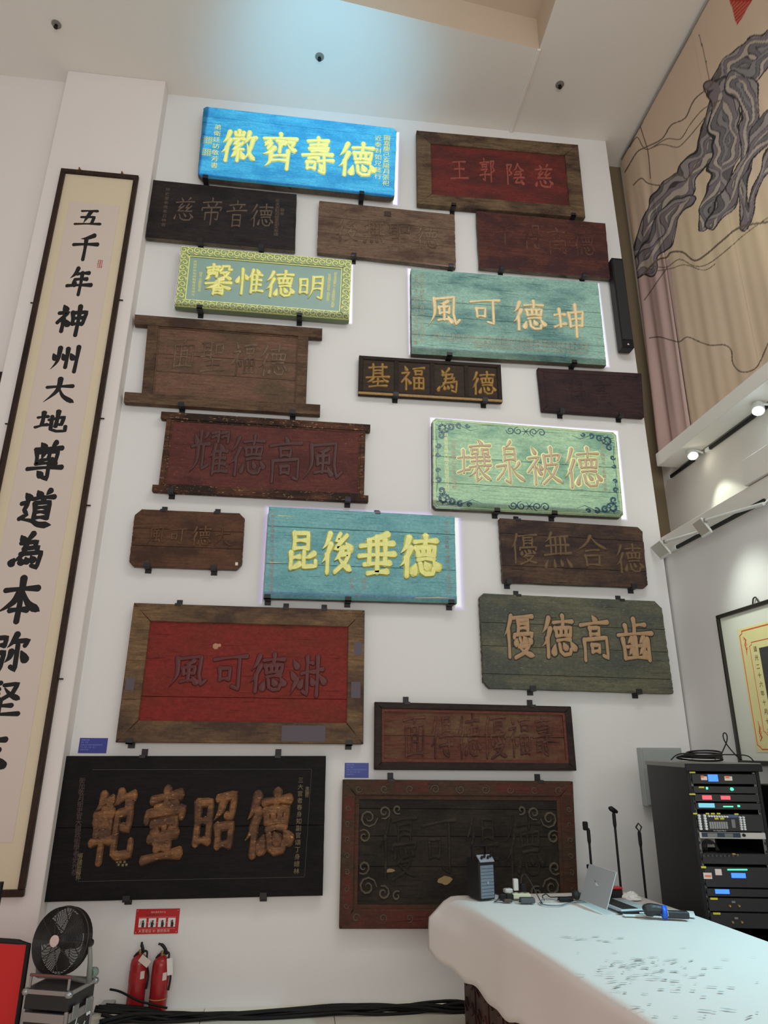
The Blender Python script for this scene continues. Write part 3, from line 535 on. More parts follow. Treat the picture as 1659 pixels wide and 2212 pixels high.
# ------------------------------------------------------------------ carved plaques
class Plaque: pass
M_EDGE = wood('bare_board_edge', (84, 76, 66), (100, 90, 76), (66, 58, 50), .4)
BR_MAT = plain('bracket_black', (22, 22, 24), .5, k=1.2)
def ribbon(mb, pts, w, put, h=.003, base=-.002, taper=True):
    Q = [Vector((p[0], p[1], 0)) for p in pts]; vs = []; fs = []; n = len(Q)
    for i, q in enumerate(Q):
        t = (Q[min(i+1, n-1)]-Q[max(i-1, 0)]).normalized(); nn = Vector((-t.y, t.x, 0)); s = i/(n-1)
        ww = w/2*(max(.18, math.sin(math.pi*min(1, .12+s*.88))**.5) if taper else 1)
        for o_, h_ in ((-1, base), (-.5, h), (.5, h), (1, base)): v = q+nn*(ww*o_); vs.append(put(v.x, v.y, h_))
    for i in range(n-1):
        for j in range(3): fs.append((i*4+j, i*4+j+1, (i+1)*4+j+1, (i+1)*4+j))
    fs += [(0, 1, 2, 3), ((n-1)*4+3, (n-1)*4+2, (n-1)*4+1, (n-1)*4)]
    mb.add(vs, fs)
def curl(cx, cy, r, a0, turns=1.4, sgn=1, n=14, k=.2):
    return [(cx+r*(1-s*(1-k))*math.cos(a0+sgn*turns*6.283*s), cy+r*(1-s*(1-k))*math.sin(a0+sgn*turns*6.283*s)) for s in (i/(n-1) for i in range(n))]
def plaque(label, corners, t=.05, gap=.025, board=None, frame=None, fmat=None, rec=.015, planks=(), cut=None, jit=.002, brk=(), name='carved_plaque', horns=None, lip=None, edge=None, glabel=None):
    q = Plaque(); q.y = WALL-gap-t; C = [W(a, b, q.y) for a, b in corners]; q.t = t
    tl, tr, brr, bl = C
    q.W = ((tr-tl).length+(brr-bl).length)/2; q.H = ((tl-bl).length+(tr-brr).length)/2
    def M(a, b, d=0):
        p = (tl*(1-a)+tr*a)*(1-b)+(bl*(1-a)+brr*a)*b; return Vector((p.x, q.y-d, p.z))
    q.M = M; ctr = M(.5, 1.0); q.o = thing(name, label, 'plaque', (ctr.x, WALL-gap, ctr.z))
    rnd = random.Random(int(corners[0][0]*7+corners[0][1]))
    fl_, ft, fr, fb = frame or (0, 0, 0, 0)
    a0, b0, a1, b1 = (fl_*.8, ft*.8, 1-fr*.8, 1-fb*.8) if frame else (0, 0, 1, 1)
    cu = cut or (0, 0, 0, 0)   # chamfers in metres: tl tr br bl
    def side(b, right):
        m_ = b*q.H; r = cu[1] if right else cu[0]; rb = cu[2] if right else cu[3]; v = 0
        if m_ < r: v = r-math.sqrt(max(0, r*r-(r-m_)**2)) if cu[-1] == 'r' or q.rc else r-m_
        mm = (1-b)*q.H
        if mm < rb: v = rb-math.sqrt(max(0, rb*rb-(rb-mm)**2)) if q.rc else rb-mm
        v = v/q.W; return (a1-v) if right else (a0+v)
    q.rc = False
    d1 = -rec if frame else 0
    cutsb = [b0]+list(planks)+[b1]; g = .0012/q.H
    for i in range(len(cutsb)-1):
        ba, bb = cutsb[i]+(g if i else 0), cutsb[i+1]-(g if i < len(cutsb)-2 else 0); n = 10
        bs = [ba+(bb-ba)*k/n for k in range(n+1)]
        if cut: bs = sorted(set(bs+[x for x in (cu[0]/q.H, cu[1]/q.H, 1-cu[2]/q.H, 1-cu[3]/q.H) if ba < x < bb]))
        j = lambda s: rnd.uniform(-jit, jit)*s if jit and not frame else 0
        Lp = [(side(b, False)+j(1/q.W), b) for b in bs]; Rp = [(side(b, True)+j(1/q.W), b) for b in reversed(bs)]
        top = [(Rp[-1][0]*s+Lp[0][0]*(1-s), ba+(abs(j(1/q.H))*.7 if i == 0 else 0)) for s in [k/14 for k in range(13, 0, -1)]]
        bot = [(Lp[-1][0]*(1-s)+Rp[0][0]*s, bb-(abs(j(1/q.H)) if i == len(cutsb)-2 else 0)) for s in [k/14 for k in range(1, 14)]]
        ol = Lp+bot+Rp+top
        ca = (a0+a1)/2; cbb = (ba+bb)/2; dd = d1-rnd.uniform(0, .0015); bev = .003
        inn = [(a+math.copysign(min(bev/q.W, abs(a-ca)), ca-a), b+math.copysign(min(bev/q.H, abs(b-cbb)), cbb-b)) for a, b in ol]
        mb = MB(); N_ = len(ol)
        V = [M(a, b, dd) for a, b in inn]+[M(a, b, dd-bev) for a, b in ol]+[M(a, b, -t) for a, b in ol]
        F = [tuple(range(N_))]+[(k, (k+1) % N_, (k+1) % N_+N_, k+N_) for k in range(N_)]+[(k+N_, (k+1) % N_+N_, (k+1) % N_+2*N_, k+2*N_) for k in range(N_)]+[tuple(range(3*N_-1, 2*N_-1, -1))]
        mb.add(V, F); pb = mb.build('plank' if len(cutsb) > 2 else 'board', board, q.o, fix=True)
        if not frame:
            pb.data.materials.append(edge or M_EDGE)
            for pi_, pf in enumerate(pb.data.polygons): pf.material_index = 1 if pi_ > N_ else 0
    if frame:
        O = [(0, 0), (1, 0), (1, 1), (0, 1)]; I = [(fl_, ft), (1-fr, ft), (1-fr, 1-fb), (fl_, 1-fb)]
        if horns:
            for (aa, ab, ba, bb) in ((horns[0], 1+horns[1], 0, ft), (horns[2], 1+horns[3], 1-fb, 1)):
                mb = MB(); F4 = [(aa, ba), (aa, bb), (ab, bb), (ab, ba)]
                mb.prism([M(a, b, .004) for a, b in F4], [M(a, b, -t) for a, b in F4]); mb.build('rail', fmat, q.o, fix=True)
            for (aa, ab) in ((0, fl_), (1-fr, 1)):
                mb = MB(); F4 = [(aa, ft+.001), (aa, 1-fb-.001), (ab, 1-fb-.001), (ab, ft+.001)]
                mb.prism([M(a, b, 0) for a, b in F4], [M(a, b, -t) for a, b in F4]); mb.build('stile', fmat, q.o, fix=True)
        else:
            for k in range(4):
                o0, o1, i1, i0 = O[k], O[(k+1) % 4], I[(k+1) % 4], I[k]; e = .0007
                P4 = [o0, i0, i1, o1]; cc = (sum(p[0] for p in P4)/4, sum(p[1] for p in P4)/4)
                P4 = [(p[0]+(cc[0]-p[0])*.004, p[1]+(cc[1]-p[1])*.004) for p in P4]
                s_ = .006; In = [(p[0]+math.copysign(min(s_/q.W, abs(p[0]-cc[0])*.5), cc[0]-p[0])*(1 if k % 2 else 0), p[1]+math.copysign(min(s_/q.H, abs(p[1]-cc[1])*.5), cc[1]-p[1])*(0 if k % 2 else 1)) for p in P4]
                mb = MB(); V = [M(a, b, 0) for a, b in In]+[M(a, b, -.006) for a, b in P4]+[M(a, b, -t-.001) for a, b in P4]
                mb.add(V, [(0, 1, 2, 3)]+[(x, (x+1) % 4, (x+1) % 4+4, x+4) for x in range(4)]+[(x+4, (x+1) % 4+4, (x+1) % 4+8, x+8) for x in range(4)]+[(11, 10, 9, 8)])
                mb.build('frame_rail', fmat if not isinstance(fmat, list) else fmat[k], q.o, fix=True)
    if lip:
        lm, lw, lh = lip; mb = MB()
        la, lb = lw/q.W, lw/q.H; e = .002
        A0, B0, A1, B1 = fl_-e/q.W, ft-e/q.H, 1-fr+e/q.W, 1-fb+e/q.H
        for (x0_, y0_, x1_, y1_) in ((A0, B0, A1, B0+lb), (A0, B1-lb, A1, B1), (A0, B0+lb, A0+la, B1-lb), (A1-la, B0+lb, A1, B1-lb)):
            F4 = [(x0_, y0_), (x0_, y1_), (x1_, y1_), (x1_, y0_)]; mb.prism([M(a, b, -rec+lh) for a, b in F4], [M(a, b, -rec-.003) for a, b in F4])
        mb.build('moulding', lm, q.o, fix=True)
    for a, pos in brk:
        b = 0 if pos == 't' else 1; p = M(a, b); mb = MB()
        if pos == 't': mb.box((p.x, WALL-.006, p.z+.012), (.045, .008, .075)).box((p.x, (q.y+WALL)/2-.004, p.z+.004), (.045, WALL-q.y-.004, .006)); mb.box((p.x, q.y-.004, p.z-.004), (.045, .006, .02))
        else: mb.box((p.x, WALL-.006, p.z-.01), (.05, .008, .06)).box((p.x, (q.y+WALL)/2-.010, p.z-.006), (.05, WALL-q.y+.012, .010)); mb.box((p.x, q.y-.012, p.z+.010), (.05, .008, .042))
        mb.build('bracket', BR_MAT, q.o)
    q.rec = rec if frame else 0
    return q
def pch(q, ch, px, py, w, h, mat, wt=9, hgt=.010, rise=5, name='character', seed=None, dome=True):
    w *= 1.07; h *= 1.07
    y = q.y+q.rec; c = W(px, py, y); hw = (W(px+w/2, py, y)-W(px-w/2, py, y)).x/2; hh = (W(px, py-h/2, y)-W(px, py+h/2, y)).z/2
    # characters follow the slope of their board
    r_ = q.M(1, .5)-q.M(0, .5); sl = r_.z/r_.x
    def put(x, yy, hgt_): X = (x-50)/50*hw; return Vector((c.x+X, y-hgt_, c.z-(yy-50)/50*hh+X*sl))
    mb = brush(MB(), ch, put, wt, rise, hgt, base=-.003, rnd=random.Random(seed if seed is not None else int(px*3+py)), dome=dome)
    return mb.build(name, mat, q.o)
def column(q, s, x0, y0, x1, y1, size, mat, name='inscription', d=.0012):
    """a column of small characters from (x0, y0) to (x1, y1), pixel height size"""
    y = q.y+q.rec-d; a, b = W(x0, y0, y), W(x1, y1, y); sz = (W(x0, y0, y)-W(x0, y0+size, y)).z; n = len(s)
    r_ = (q.M(1, .5)-q.M(0, .5)).normalized(); mb = MB()
    for i, ch in enumerate(s):
        if ch == ' ': continue
        text_line(mb, ch, a.lerp(b, (i+.5)/n)-r_*sz*.52, r_, (b-a).normalized() if n > 1 else (0, 0, -1), sz)
    return mb.build(name, mat, q.o) if mb.v else None
FILL = '光緒三年歲次丁丑仲春月吉日立敬題奉政大夫欽加同知銜賜進士出身翰林院編修國史館總纂鄉試副考官督學使者恭頌里黨'
def fill(n, seed): r_ = random.Random(seed); return ''.join(r_.choice(FILL) for _ in range(n))

KP = 0.62
gold = plain('bright_gold_paint', (228, 224, 132), .5, k=KP, var=.12, scale=60)
# 1 blue board
b1 = wood('projected_blue_board', (58, 158, 206), (76, 178, 220), (46, 142, 196), .4, (150, 215, 235), .12, k=KP, rough=.45, gs=.8)  # projected blue is put into the board colour; the projector throws near white
q = plaque('bright blue board with four gold characters, highest of all, under the ceiling', [(440, 229), (857, 277), (852, 427), (426, 383)], t=.06, gap=.05, board=b1, planks=(.14,), cut=(.03, .04, .03, .05), jit=.003, brk=((.04, 'b'), (.83, 'b')))
for c, x, y, w, h in (('徽', 516, 316, 70, 62), ('齊', 604, 327, 72, 66), ('壽', 686, 337, 66, 68), ('德', 769, 346, 72, 64)): pch(q, c, x, y, w, h, gold, 11.5, .012)
column(q, '弟衛廷訪敬芳書', 471, 268, 462, 364, 12, gold); column(q, '近泰對如兄懿行', 817, 292, 816, 388, 12, gold); column(q, '圖嘉慶己亥陽月張祀', 836, 292, 833, 402, 12, gold)
for i, (sx, sy) in enumerate(((449, 303), (446, 329))):
    mb = MB(); y = q.y; c = W(sx, sy, y); s = .048
    for k in range(4): mb.box((c.x, y-.001, c.z-s+2*s*(k+.5)/4), (2*s, .003, .006)); mb.box((c.x-s+2*s*(k+.5)/4, y-.001, c.z), (.006, .003, 2*s))
    mb.build('seal', gold, q.o)
# 2 red board, brown frame
fr_b = wood('weathered_brown_frame', (88, 70, 54), (112, 94, 72), (66, 52, 44), .5, (136, 116, 92), .15)
red2 = wood('faded_red_panel', (110, 50, 46), (98, 44, 42), (80, 44, 42), .6, (150, 92, 80), .08)
redch = plain('flaked_pink_carving', (140, 72, 62), .7, var=.5, scale=60)
q = plaque('red board in a weathered brown frame, topmost on the right under the ceiling', [(900, 281), (1249, 312), (1265, 469), (902, 439)], t=.06, board=red2, frame=(.085, .165, .09, .14), fmat=fr_b, rec=.02, brk=((.21, 'b'), (.925, 'b')))
for c, x, y, w, h in (('王', 992, 368, 34, 38), ('郭', 1053, 368, 32, 42), ('陰', 1113, 376, 36, 40), ('慈', 1175, 382, 36, 42)): pch(q, c, x, y, w, h, redch, 9, .008)
# 3 black board
blk = wood('black_lacquer_board', (38, 34, 35), (48, 42, 42), (30, 28, 30), .4, (80, 66, 58), .06, rough=.4)
brn_ch = plain('worn_brown_carving', (92, 76, 64), .6, var=.5, scale=80)
q = plaque('black board with worn brown characters, below the bright blue board', [(331, 388), (641, 419), (637, 541), (314, 512)], t=.05, board=blk, jit=.0015, brk=((.36, 'b'), (.77, 'b')))
for c, x, y, w, h in (('慈', 399, 453, 40, 44), ('帝', 457, 457, 44, 48), ('音', 511, 463, 40, 48), ('德', 565, 466, 46, 44)): pch(q, c, x, y, w, h, brn_ch, 6.5, .006)
column(q, fill(9, 1), 363, 405, 352, 490, 8, brn_ch); column(q, fill(11, 2), 600, 430, 596, 510, 8, brn_ch); column(q, fill(2, 5), 610, 450, 609, 466, 8, brn_ch)
# 4 bare brown board
G4 = wood('pale_worn_carving', (122, 104, 88), (104, 86, 72), (86, 70, 58), .5, (60, 46, 40), .2)
G5 = wood('worn_red_brown_carving', (104, 74, 62), (84, 54, 48), (70, 46, 44), .6, (134, 106, 84), .2)
brn = wood('bare_brown_board', (96, 78, 66), (116, 96, 80), (82, 64, 56), .35, (60, 46, 40), .1, bump=.8)
q = plaque('bare brown board with carved characters, between the black board and the dark red one', [(690, 433), (982, 463), (985, 578), (685, 545)], t=.045, board=brn, planks=(.30, .62), jit=.003, brk=((.26, 'b'), (.965, 'b')))
for c, x, y, w, h in (('後', 750, 498, 44, 42), ('無', 808, 502, 42, 44), ('聖', 863, 508, 46, 46), ('德', 922, 514, 44, 42)): pch(q, c, x, y, w, h, G4, 9, .008, seed=4)
mb = MB(); c = q.M(.5, .1); mb.box((c.x, q.y, c.z-.02), (.07, .014, .06)); mb.build('peg', plain('dark_peg', (62, 50, 42), .8), q.o)
# 5 dark red rough board
dred = wood('dark_red_rough_board', (74, 44, 40), (92, 56, 48), (64, 42, 44), .5, (134, 106, 84), .12, bump=.9)
q = plaque('rough dark red board with almost vanished characters, left of the black column speaker', [(1030, 455), (1308, 482), (1318, 601), (1036, 577)], t=.05, board=dred, jit=.003, brk=((.17, 'b'), (.8, 'b')))
for c, x, y, w, h in (('千', 1090, 506, 38, 46), ('得', 1150, 512, 40, 48), ('高', 1203, 520, 40, 50), ('德', 1260, 525, 44, 50)): pch(q, c, x, y, w, h, G5, 7, .006)
# 6 green board, gilt openwork frame
grn6 = plain('grey_green_panel', (122, 152, 146), .5, k=KP, var=.1, scale=8); gilt = plain('gilt_carving', (226, 228, 146), .45, k=KP, var=.15, scale=70)
gdark = plain('green_rail', (130, 150, 110), .5, k=KP)
q = plaque('grey green board with four gold characters in a gilt openwork frame', [(391, 532), (760, 563), (754, 692), (377, 662)], t=.06, gap=.04, board=grn6, frame=(.052, .135, .055, .13), fmat=gdark, rec=.018, lip=(gilt, .010, .010), brk=((.14, 'b'), (.71, 'b')))
for c, x, y, w, h in (('馨', 473, 604, 56, 56), ('惟', 539, 609, 54, 48), ('德', 604, 615, 56, 50), ('明', 672, 622, 52, 46)): pch(q, c, x, y, w, h, gold, 12, .016)
gm = MB(); fa, fb_ = .0535, .1325
def gput(x, y, h): return q.M(x/q.W, y/q.H, h)
for (x0, y0, x1, y1, w_) in ((0, .006, q.W, .006, .010), (0, q.H-.006, q.W, q.H-.006, .010), (.006, 0, .006, q.H, .010), (q.W-.006, 0, q.W-.006, q.H, .010)):
    ribbon(gm, [(x0, y0), ((x0+x1)/2, (y0+y1)/2), (x1, y1)], w_, gput, .006, taper=False)
fw_, fh_ = fa*q.W, fb_*q.H
n = 26
for i in range(n):
    for yy in (fh_/2, q.H-fh_/2):
        x = q.W*(i+.5)/n; s = 1 if i % 2 else -1
        ribbon(gm, curl(x, yy+s*.006, fh_*.40, s*1.57, 1.2, s), .015, gput, .008); ribbon(gm, [(x-.03, yy-s*fh_*.3), (x-.01, yy-s*fh_*.42), (x+.02, yy-s*fh_*.36)], .016, gput, .006)
for i in range(8):
    for xx in (fw_/2, q.W-fw_/2):
        yy = fh_+(q.H-2*fh_)*(i+.5)/8; s = 1 if i % 2 else -1
        ribbon(gm, curl(xx+s*.006, yy, fw_*.40, s*1.57+1.57, 1.2, s), .015, gput, .008)
        ribbon(gm, [(xx-s*fw_*.3, yy-.03), (xx-s*fw_*.42, yy-.01), (xx-s*fw_*.36, yy+.02)], .014, gput, .006)
gm.build('gilt_openwork', gilt, q.o)
column(q, fill(12, 3), 422, 562, 417, 640, 6, gold); column(q, fill(9, 4), 434, 588, 430, 630, 6, gold)
column(q, fill(17, 6), 725, 588, 718, 664, 6, gold); column(q, fill(13, 7), 712, 592, 708, 650, 6, gold)
# 7 green weathered board, orange characters
grn7 = wood('weathered_green_board', (82, 116, 114), (104, 142, 136), (144, 178, 162), .75, (206, 222, 200), .14, k=KP, stsc=1.4, mot=.3)
orng = plain('pale_orange_carving', (222, 196, 146), .5, k=KP, var=.2, scale=30)
q = plaque('weathered green board with four pale orange characters, right of the gilt framed board', [(888, 579), (1292, 610), (1310, 789), (889, 764)], t=.06, gap=.03, board=grn7, planks=(.38, .56, .78), jit=.002, brk=((.19, 'b'), (.83, 'b')))
for c, x, y, w, h in (('風', 959, 672, 62, 60), ('可', 1048, 675, 58, 54), ('德', 1141, 683, 64, 56), ('坤', 1229, 692, 60, 60)): pch(q, c, x, y, w, h, orng, 10.5, .012)
faint = plain('faint_orange_lettering', (160, 156, 130), .6, k=KP)
column(q, fill(14, 11), 899, 590, 898, 745, 9, faint); column(q, fill(13, 12), 912, 590, 912, 740, 9, faint)
for r_ in range(3):
    mb = MB(); y = q.y-.0012
    for i in range(34):
        if r_ == 2 and i < 9: continue
        x = 935+i*9.9; p = W(x, 722+r_*9+(x-935)*.068, y); text_line(mb, fill(1, i*7+r_), p, (1, 0, 0), (0, 0, -1), .042)
    mb.build('inscription', faint, q.o)
# 8 brown framed board, rails projecting at the corners
fr8 = wood('grey_brown_rail', (80, 62, 50), (102, 82, 64), (66, 52, 44), .4, rough=.8, bump=.8)
bd8 = wood('faded_brown_panel', (98, 72, 62), (114, 86, 70), (88, 72, 58), .5, (146, 118, 96), .12)
q = plaque('brown board in a frame whose long rails project at all four corners', [(321, 682), (667, 708), (660, 894), (304, 871)], t=.055, board=bd8, frame=(.065, .11, .065, .11), fmat=fr8, rec=.02, planks=(.42, .62), horns=(-.083, .087, -.10, .09), lip=(bd8, .012, .008), brk=((.24, 'b'), (.92, 'b')))
for c, x, y, w, h in (('面', 397, 762, 48, 60), ('聖', 460, 770, 48, 60), ('福', 527, 776, 48, 62), ('德', 590, 780, 56, 60)): pch(q, c, x, y, w, h, G4, 7, .008)
# 9 dark board with four compartments
dk9 = wood('dark_panel', (52, 44, 38), (62, 52, 44), k=K); fr9 = wood('dark_frame', (42, 35, 32), (50, 42, 38), k=K)
dg = plain('dull_gold_carving', (144, 110, 54), .5, var=.5, scale=50, k=1.2)
q = plaque('small dark board of four square panels, each with a dull gold character', [(776, 767), (1082, 787), (1086, 868), (774, 850)], t=.05, board=dk9, frame=(.03, .09, .03, .10), fmat=fr9, rec=.014, brk=((.255, 'b'), (.875, 'b')))
for a in (.26, .51, .75):
    mb = MB(); F4 = [(a-.014, .09), (a-.014, .9), (a+.014, .9), (a+.014, .09)]; mb.prism([q.M(*p, -.003) for p in F4], [q.M(*p, -.018) for p in F4]); mb.build('divider', fr9, q.o, fix=True)
mb = MB(); F4 = [(0, .95), (0, 1.0), (1, 1.0), (1, .95)]; mb.prism([q.M(*p, .003) for p in F4], [q.M(*p, -.01) for p in F4]); mb.build('gold_edge', dg, q.o, 'dull gold strip along the bottom edge', fix=True)
for c, x, y, w, h in (('基', 816, 812, 46, 46), ('福', 892, 818, 48, 46), ('為', 967, 823, 46, 48), ('德', 1043, 829, 48, 44)): pch(q, c, x, y, w, h, dg, 9.5, .012)
# 10 plum dark board at the right edge
plum = wood('dark_plum_board', (52, 38, 40), (62, 46, 46), (46, 36, 40), .4)
q = plaque('dark plum board with barely visible carving at the right edge of the wall', [(1162, 794), (1386, 806), (1392, 901), (1172, 886)], t=.05, board=plum, frame=(.05, .10, .05, .10), fmat=plum, rec=.006, brk=((.19, 'b'), (.77, 'b')))
for c, x, y, w, h in (('得', 1246, 845, 34, 44), ('高', 1302, 848, 34, 44)): pch(q, c, x, y, w, h, plum, 7, .004)
# 11 maroon board
mar = wood('maroon_panel', (84, 47, 44), (96, 55, 50), (76, 44, 42), .4, (150, 112, 96), .16)
fr11 = wood('chipped_maroon_frame', (70, 46, 38), (94, 62, 46), (44, 34, 30), .5, (172, 136, 96), .28)
marc = plain('dark_maroon_carving', (66, 34, 32), .5, var=.2, scale=40)
q = plaque('long maroon board with four dark maroon characters in a chipped frame', [(362, 890), (790, 917), (786, 1083), (341, 1061)], t=.055, board=mar, frame=(.022, .085, .022, .075), fmat=fr11, rec=.012, horns=(-.03, .024, -.028, .022), lip=(fr11, .02, .004), brk=((.06, 'b'), (.92, 'b')))
for c, x, y, w, h in (('耀', 453, 978, 74, 88), ('德', 533, 985, 70, 76), ('高', 616, 992, 66, 84), ('風', 697, 996, 76, 76)): pch(q, c, x, y, w, h, marc, 10.5, .009)
# 12 pale green board with blue scroll border
grn12 = wood('pale_green_board', (148, 180, 150), (170, 202, 168), (120, 160, 138), .35, (206, 222, 180), .1, k=KP, stsc=1.5)
nvy = plain('navy_scroll_painting', (34, 74, 86), .5, k=KP); ltn = plain('tan_carving', (174, 152, 122), .5, k=KP, var=.15, scale=30); yel = plain('yellow_outline', (226, 226, 160), .5, k=KP)
q = plaque('pale green board with tan characters and a painted navy scroll border', [(934, 903), (1331, 934), (1347, 1118), (935, 1098)], t=.06, gap=.03, board=grn12, planks=(.43, .72), cut=(.03, .03, .03, .03), jit=.001, brk=((.33, 'b'), (.63, 'b')))
def pput(x, y, h): return q.M(x/q.W, y/q.H, h)
for c, x, y, w, h in (('壤', 1024, 997, 66, 78), ('泉', 1100, 1001, 60, 80), ('被', 1176, 1008, 68, 72), ('德', 1257, 1012, 72, 76)):
    pch(q, c, x, y, w, h, yel, 13, .004, name='character_outline', dome=False); pch(q, c, x, y, w, h, ltn, 8, .009)
mb = MB(); e = .018
rc = [(e, e+.03), (e+.03, e), (q.W-e-.03, e), (q.W-e, e+.03), (q.W-e, q.H-e-.03), (q.W-e-.03, q.H-e), (e+.03, q.H-e), (e, q.H-e-.03), (e, e+.03)]
for a, b in zip(rc[:-1], rc[1:]): ribbon(mb, [a, ((a[0]+b[0])/2, (a[1]+b[1])/2), b], .008, pput, .004, taper=False)
mb.build('border_line', yel, q.o)
mb = MB(); Wd, Hd = q.W, q.H
for sx in (1, -1):
    for sy in (1, -1):
        X = lambda v: v if sx > 0 else Wd-v
        Yy = lambda v: v if sy > 0 else Hd-v
        for (cx_, cy_, r_, a_, tu, sg) in ((.10, .09, .055, 0, 1.3, 1), (.17, .07, .035, 2, 1.2, -1), (.08, .17, .035, 4, 1.2, 1), (.25, .055, .03, 1, 1.1, 1), (.055, .27, .025, 3, 1.1, -1), (.33, .05, .022, 0, 1, 1), (.05, .36, .02, 0, 1, 1)):
            ribbon(mb, [(X(x), Yy(y)) for x, y in curl(cx_, cy_, r_, a_, tu, sg)], .026, pput, .0012)
        for k in range(7):
            a_ = k*.9; ribbon(mb, [(X(.10+.02*math.cos(a_)), Yy(.09+.02*math.sin(a_))), (X(.10+.075*math.cos(a_)), Yy(.09+.06*math.sin(a_)))], .024, pput, .0012)
        ribbon(mb, [(X(.12), Yy(.04)), (X(.25), Yy(.05)), (X(.36), Yy(.10)), (X(.44), Yy(.07))], .009, pput, .001); ribbon(mb, [(X(.035), Yy(.15)), (X(.05), Yy(.32)), (X(.03), Yy(.45))], .008, pput, .001)
        mb.build('painted_scroll', nvy, q.o); mb = MB()
for yy, s in ((.065, 1), (Hd-.065, -1)):
    for k in (-2, -1, 1, 2):
        ribbon(mb, curl(Wd/2+k*.075, yy, .042, 1.57*k, 1.4, 1 if k > 0 else -1), .015, pput, .0012)
    for a_ in range(6): ribbon(mb, [(Wd/2, yy), (Wd/2+.06*math.cos(a_*1.05), yy+.045*math.sin(a_*1.05))], .022, pput, .0012)
    mb.build('painted_scroll', nvy, q.o); mb = MB()
column(q, fill(14, 21), 963, 935, 966, 1062, 9, yel); column(q, fill(10, 22), 979, 950, 982, 1058, 9, ltn); column(q, fill(12, 23), 1300, 950, 1308, 1062, 8, ltn)
# 13 small brown board, cut corners
G13 = wood('ochre_worn_carving', (112, 84, 62), (94, 70, 54), (80, 58, 46), .5, (60, 46, 40), .2)
br13 = wood('small_brown_board', (94, 66, 50), (80, 56, 44), (66, 48, 40), .5, (120, 92, 66), .08, bump=.9)
q = plaque('small brown board with clipped corners, left of the teal board', [(292, 1099), (529, 1109), (521, 1231), (278, 1223)], t=.045, board=br13, planks=(.34, .64), cut=(.055, .045, .045, .035), jit=.002, brk=((.16, 'b'), (.75, 'b'), (.25, 't'), (.74, 't')))
for c, x, y, w, h in (('風', 338, 1157, 34, 34), ('可', 382, 1159, 36, 34), ('德', 434, 1159, 40, 38), ('大', 481, 1161, 36, 38)): pch(q, c, x, y, w, h, G13, 8, .008, seed=5)
mb = MB(); p = q.M(.955, .9); mb.box((p.x, q.y-.001, p.z), (.022, .003, .026)); mb.build('white_tag', plain('paper_tag', (210, 200, 190), .7), q.o)
# 14 teal board
teal = wood('teal_painted_board', (110, 162, 164), (122, 174, 174), (102, 154, 158), .4, (178, 218, 208), .14, k=KP, stsc=3)
gold14 = plain('leaf_gold_carving', (222, 218, 120), .5, k=KP, var=.22, scale=45); pk = plain('dull_pink_lettering', (148, 134, 128), .6, k=KP)
q = plaque('teal board with four thick gold characters in the middle of the wall', [(581, 1094), (982, 1115), (987, 1304), (569, 1292)], t=.06, gap=.04, board=teal, planks=(.22, .63), jit=.0015, brk=((.02, 'b'), (.43, 'b'), (.97, 'b'), (.58, 't')))
for c, x, y, w, h in (('昆', 650, 1191, 64, 74), ('後', 728, 1195, 62, 78), ('垂', 814, 1199, 72, 80), ('德', 904, 1203, 76, 78)): pch(q, c, x, y, w, h, gold14, 16, .02, dome=False)
column(q, fill(17, 31), 590, 1100, 585, 1282, 9, pk); column(q, fill(15, 32), 964, 1124, 970, 1284, 9, pk)
for s, a in (('宗璋', (759, 1246, 760, 1275)), ('親月', (786, 1248, 786, 1275)), ('立', (772, 1278, 773, 1290))): column(q, s, *a, 12, pk)
wear = plain('bare_yellow_streak', (222, 206, 140), .6, k=KP); mb = MB()
for pts in ([(.05, .1), (.14, .1)], [(.02, .62), (.09, .62)], [(.78, .95), (.9, .94), (.99, .945)]):
    ribbon(mb, [(a*q.W, b*q.H) for a, b in pts], .016, pput, .0016)
mb.build('worn_streak', wear, q.o)
# 15 dark brown board right
br15 = wood('dark_scorched_board', (70, 54, 46), (88, 70, 56), (54, 44, 44), .6, (120, 94, 66), .12, bump=.8)
ch15 = plain('dark_ochre_carving', (92, 72, 48), .6, var=.4, scale=30)
q = plaque('scorched dark brown board beside the right corner, under the pale green one', [(1079, 1119), (1387, 1139), (1400, 1270), (1087, 1258)], t=.05, board=br15, planks=(.24, .74), cut=(.005, .04, .03, .005), jit=.003, brk=((.04, 'b'), (.9, 'b'), (.13, 't')))
for c, x, y, w, h in (('優', 1131, 1186, 54, 58), ('無', 1204, 1190, 54, 68), ('合', 1278, 1191, 62, 62), ('德', 1358, 1208, 54, 54)): pch(q, c, x, y, w, h, ch15, 8.5, .009)
# 16 green grey board with cracks
gg = wood('mossy_grey_board', (78, 78, 66), (94, 92, 74), (68, 72, 66), .55, (116, 114, 98), .2, bump=.7, stsc=1.2, k=1.45)
ch16 = plain('peach_carving', (158, 128, 96), .6, var=.2, scale=25)
q = plaque('mossy grey four plank board with peach characters near the right corner', [(1036, 1281), (1428, 1299), (1456, 1499), (1046, 1487)], t=.055, board=gg, planks=(.315, .56, .85), cut=(.035, .06, .01, .05), jit=.003, brk=((.25, 'b'), (.81, 'b'), (.21, 't'), (.78, 't')))
dkl = plain('dark_outline', (44, 44, 38), .8)  # flat dark stroke, wider than the character and set behind it
for c, x, y, w, h in (('優', 1120, 1374, 60, 82), ('德', 1204, 1376, 66, 78), ('高', 1285, 1378, 58, 82), ('齒', 1372, 1382, 68, 78)):
    pch(q, c, x, y, w, h, dkl, 17, .003, name='stroke_outline', dome=False); pch(q, c, x, y, w, h, ch16, 12, .010)
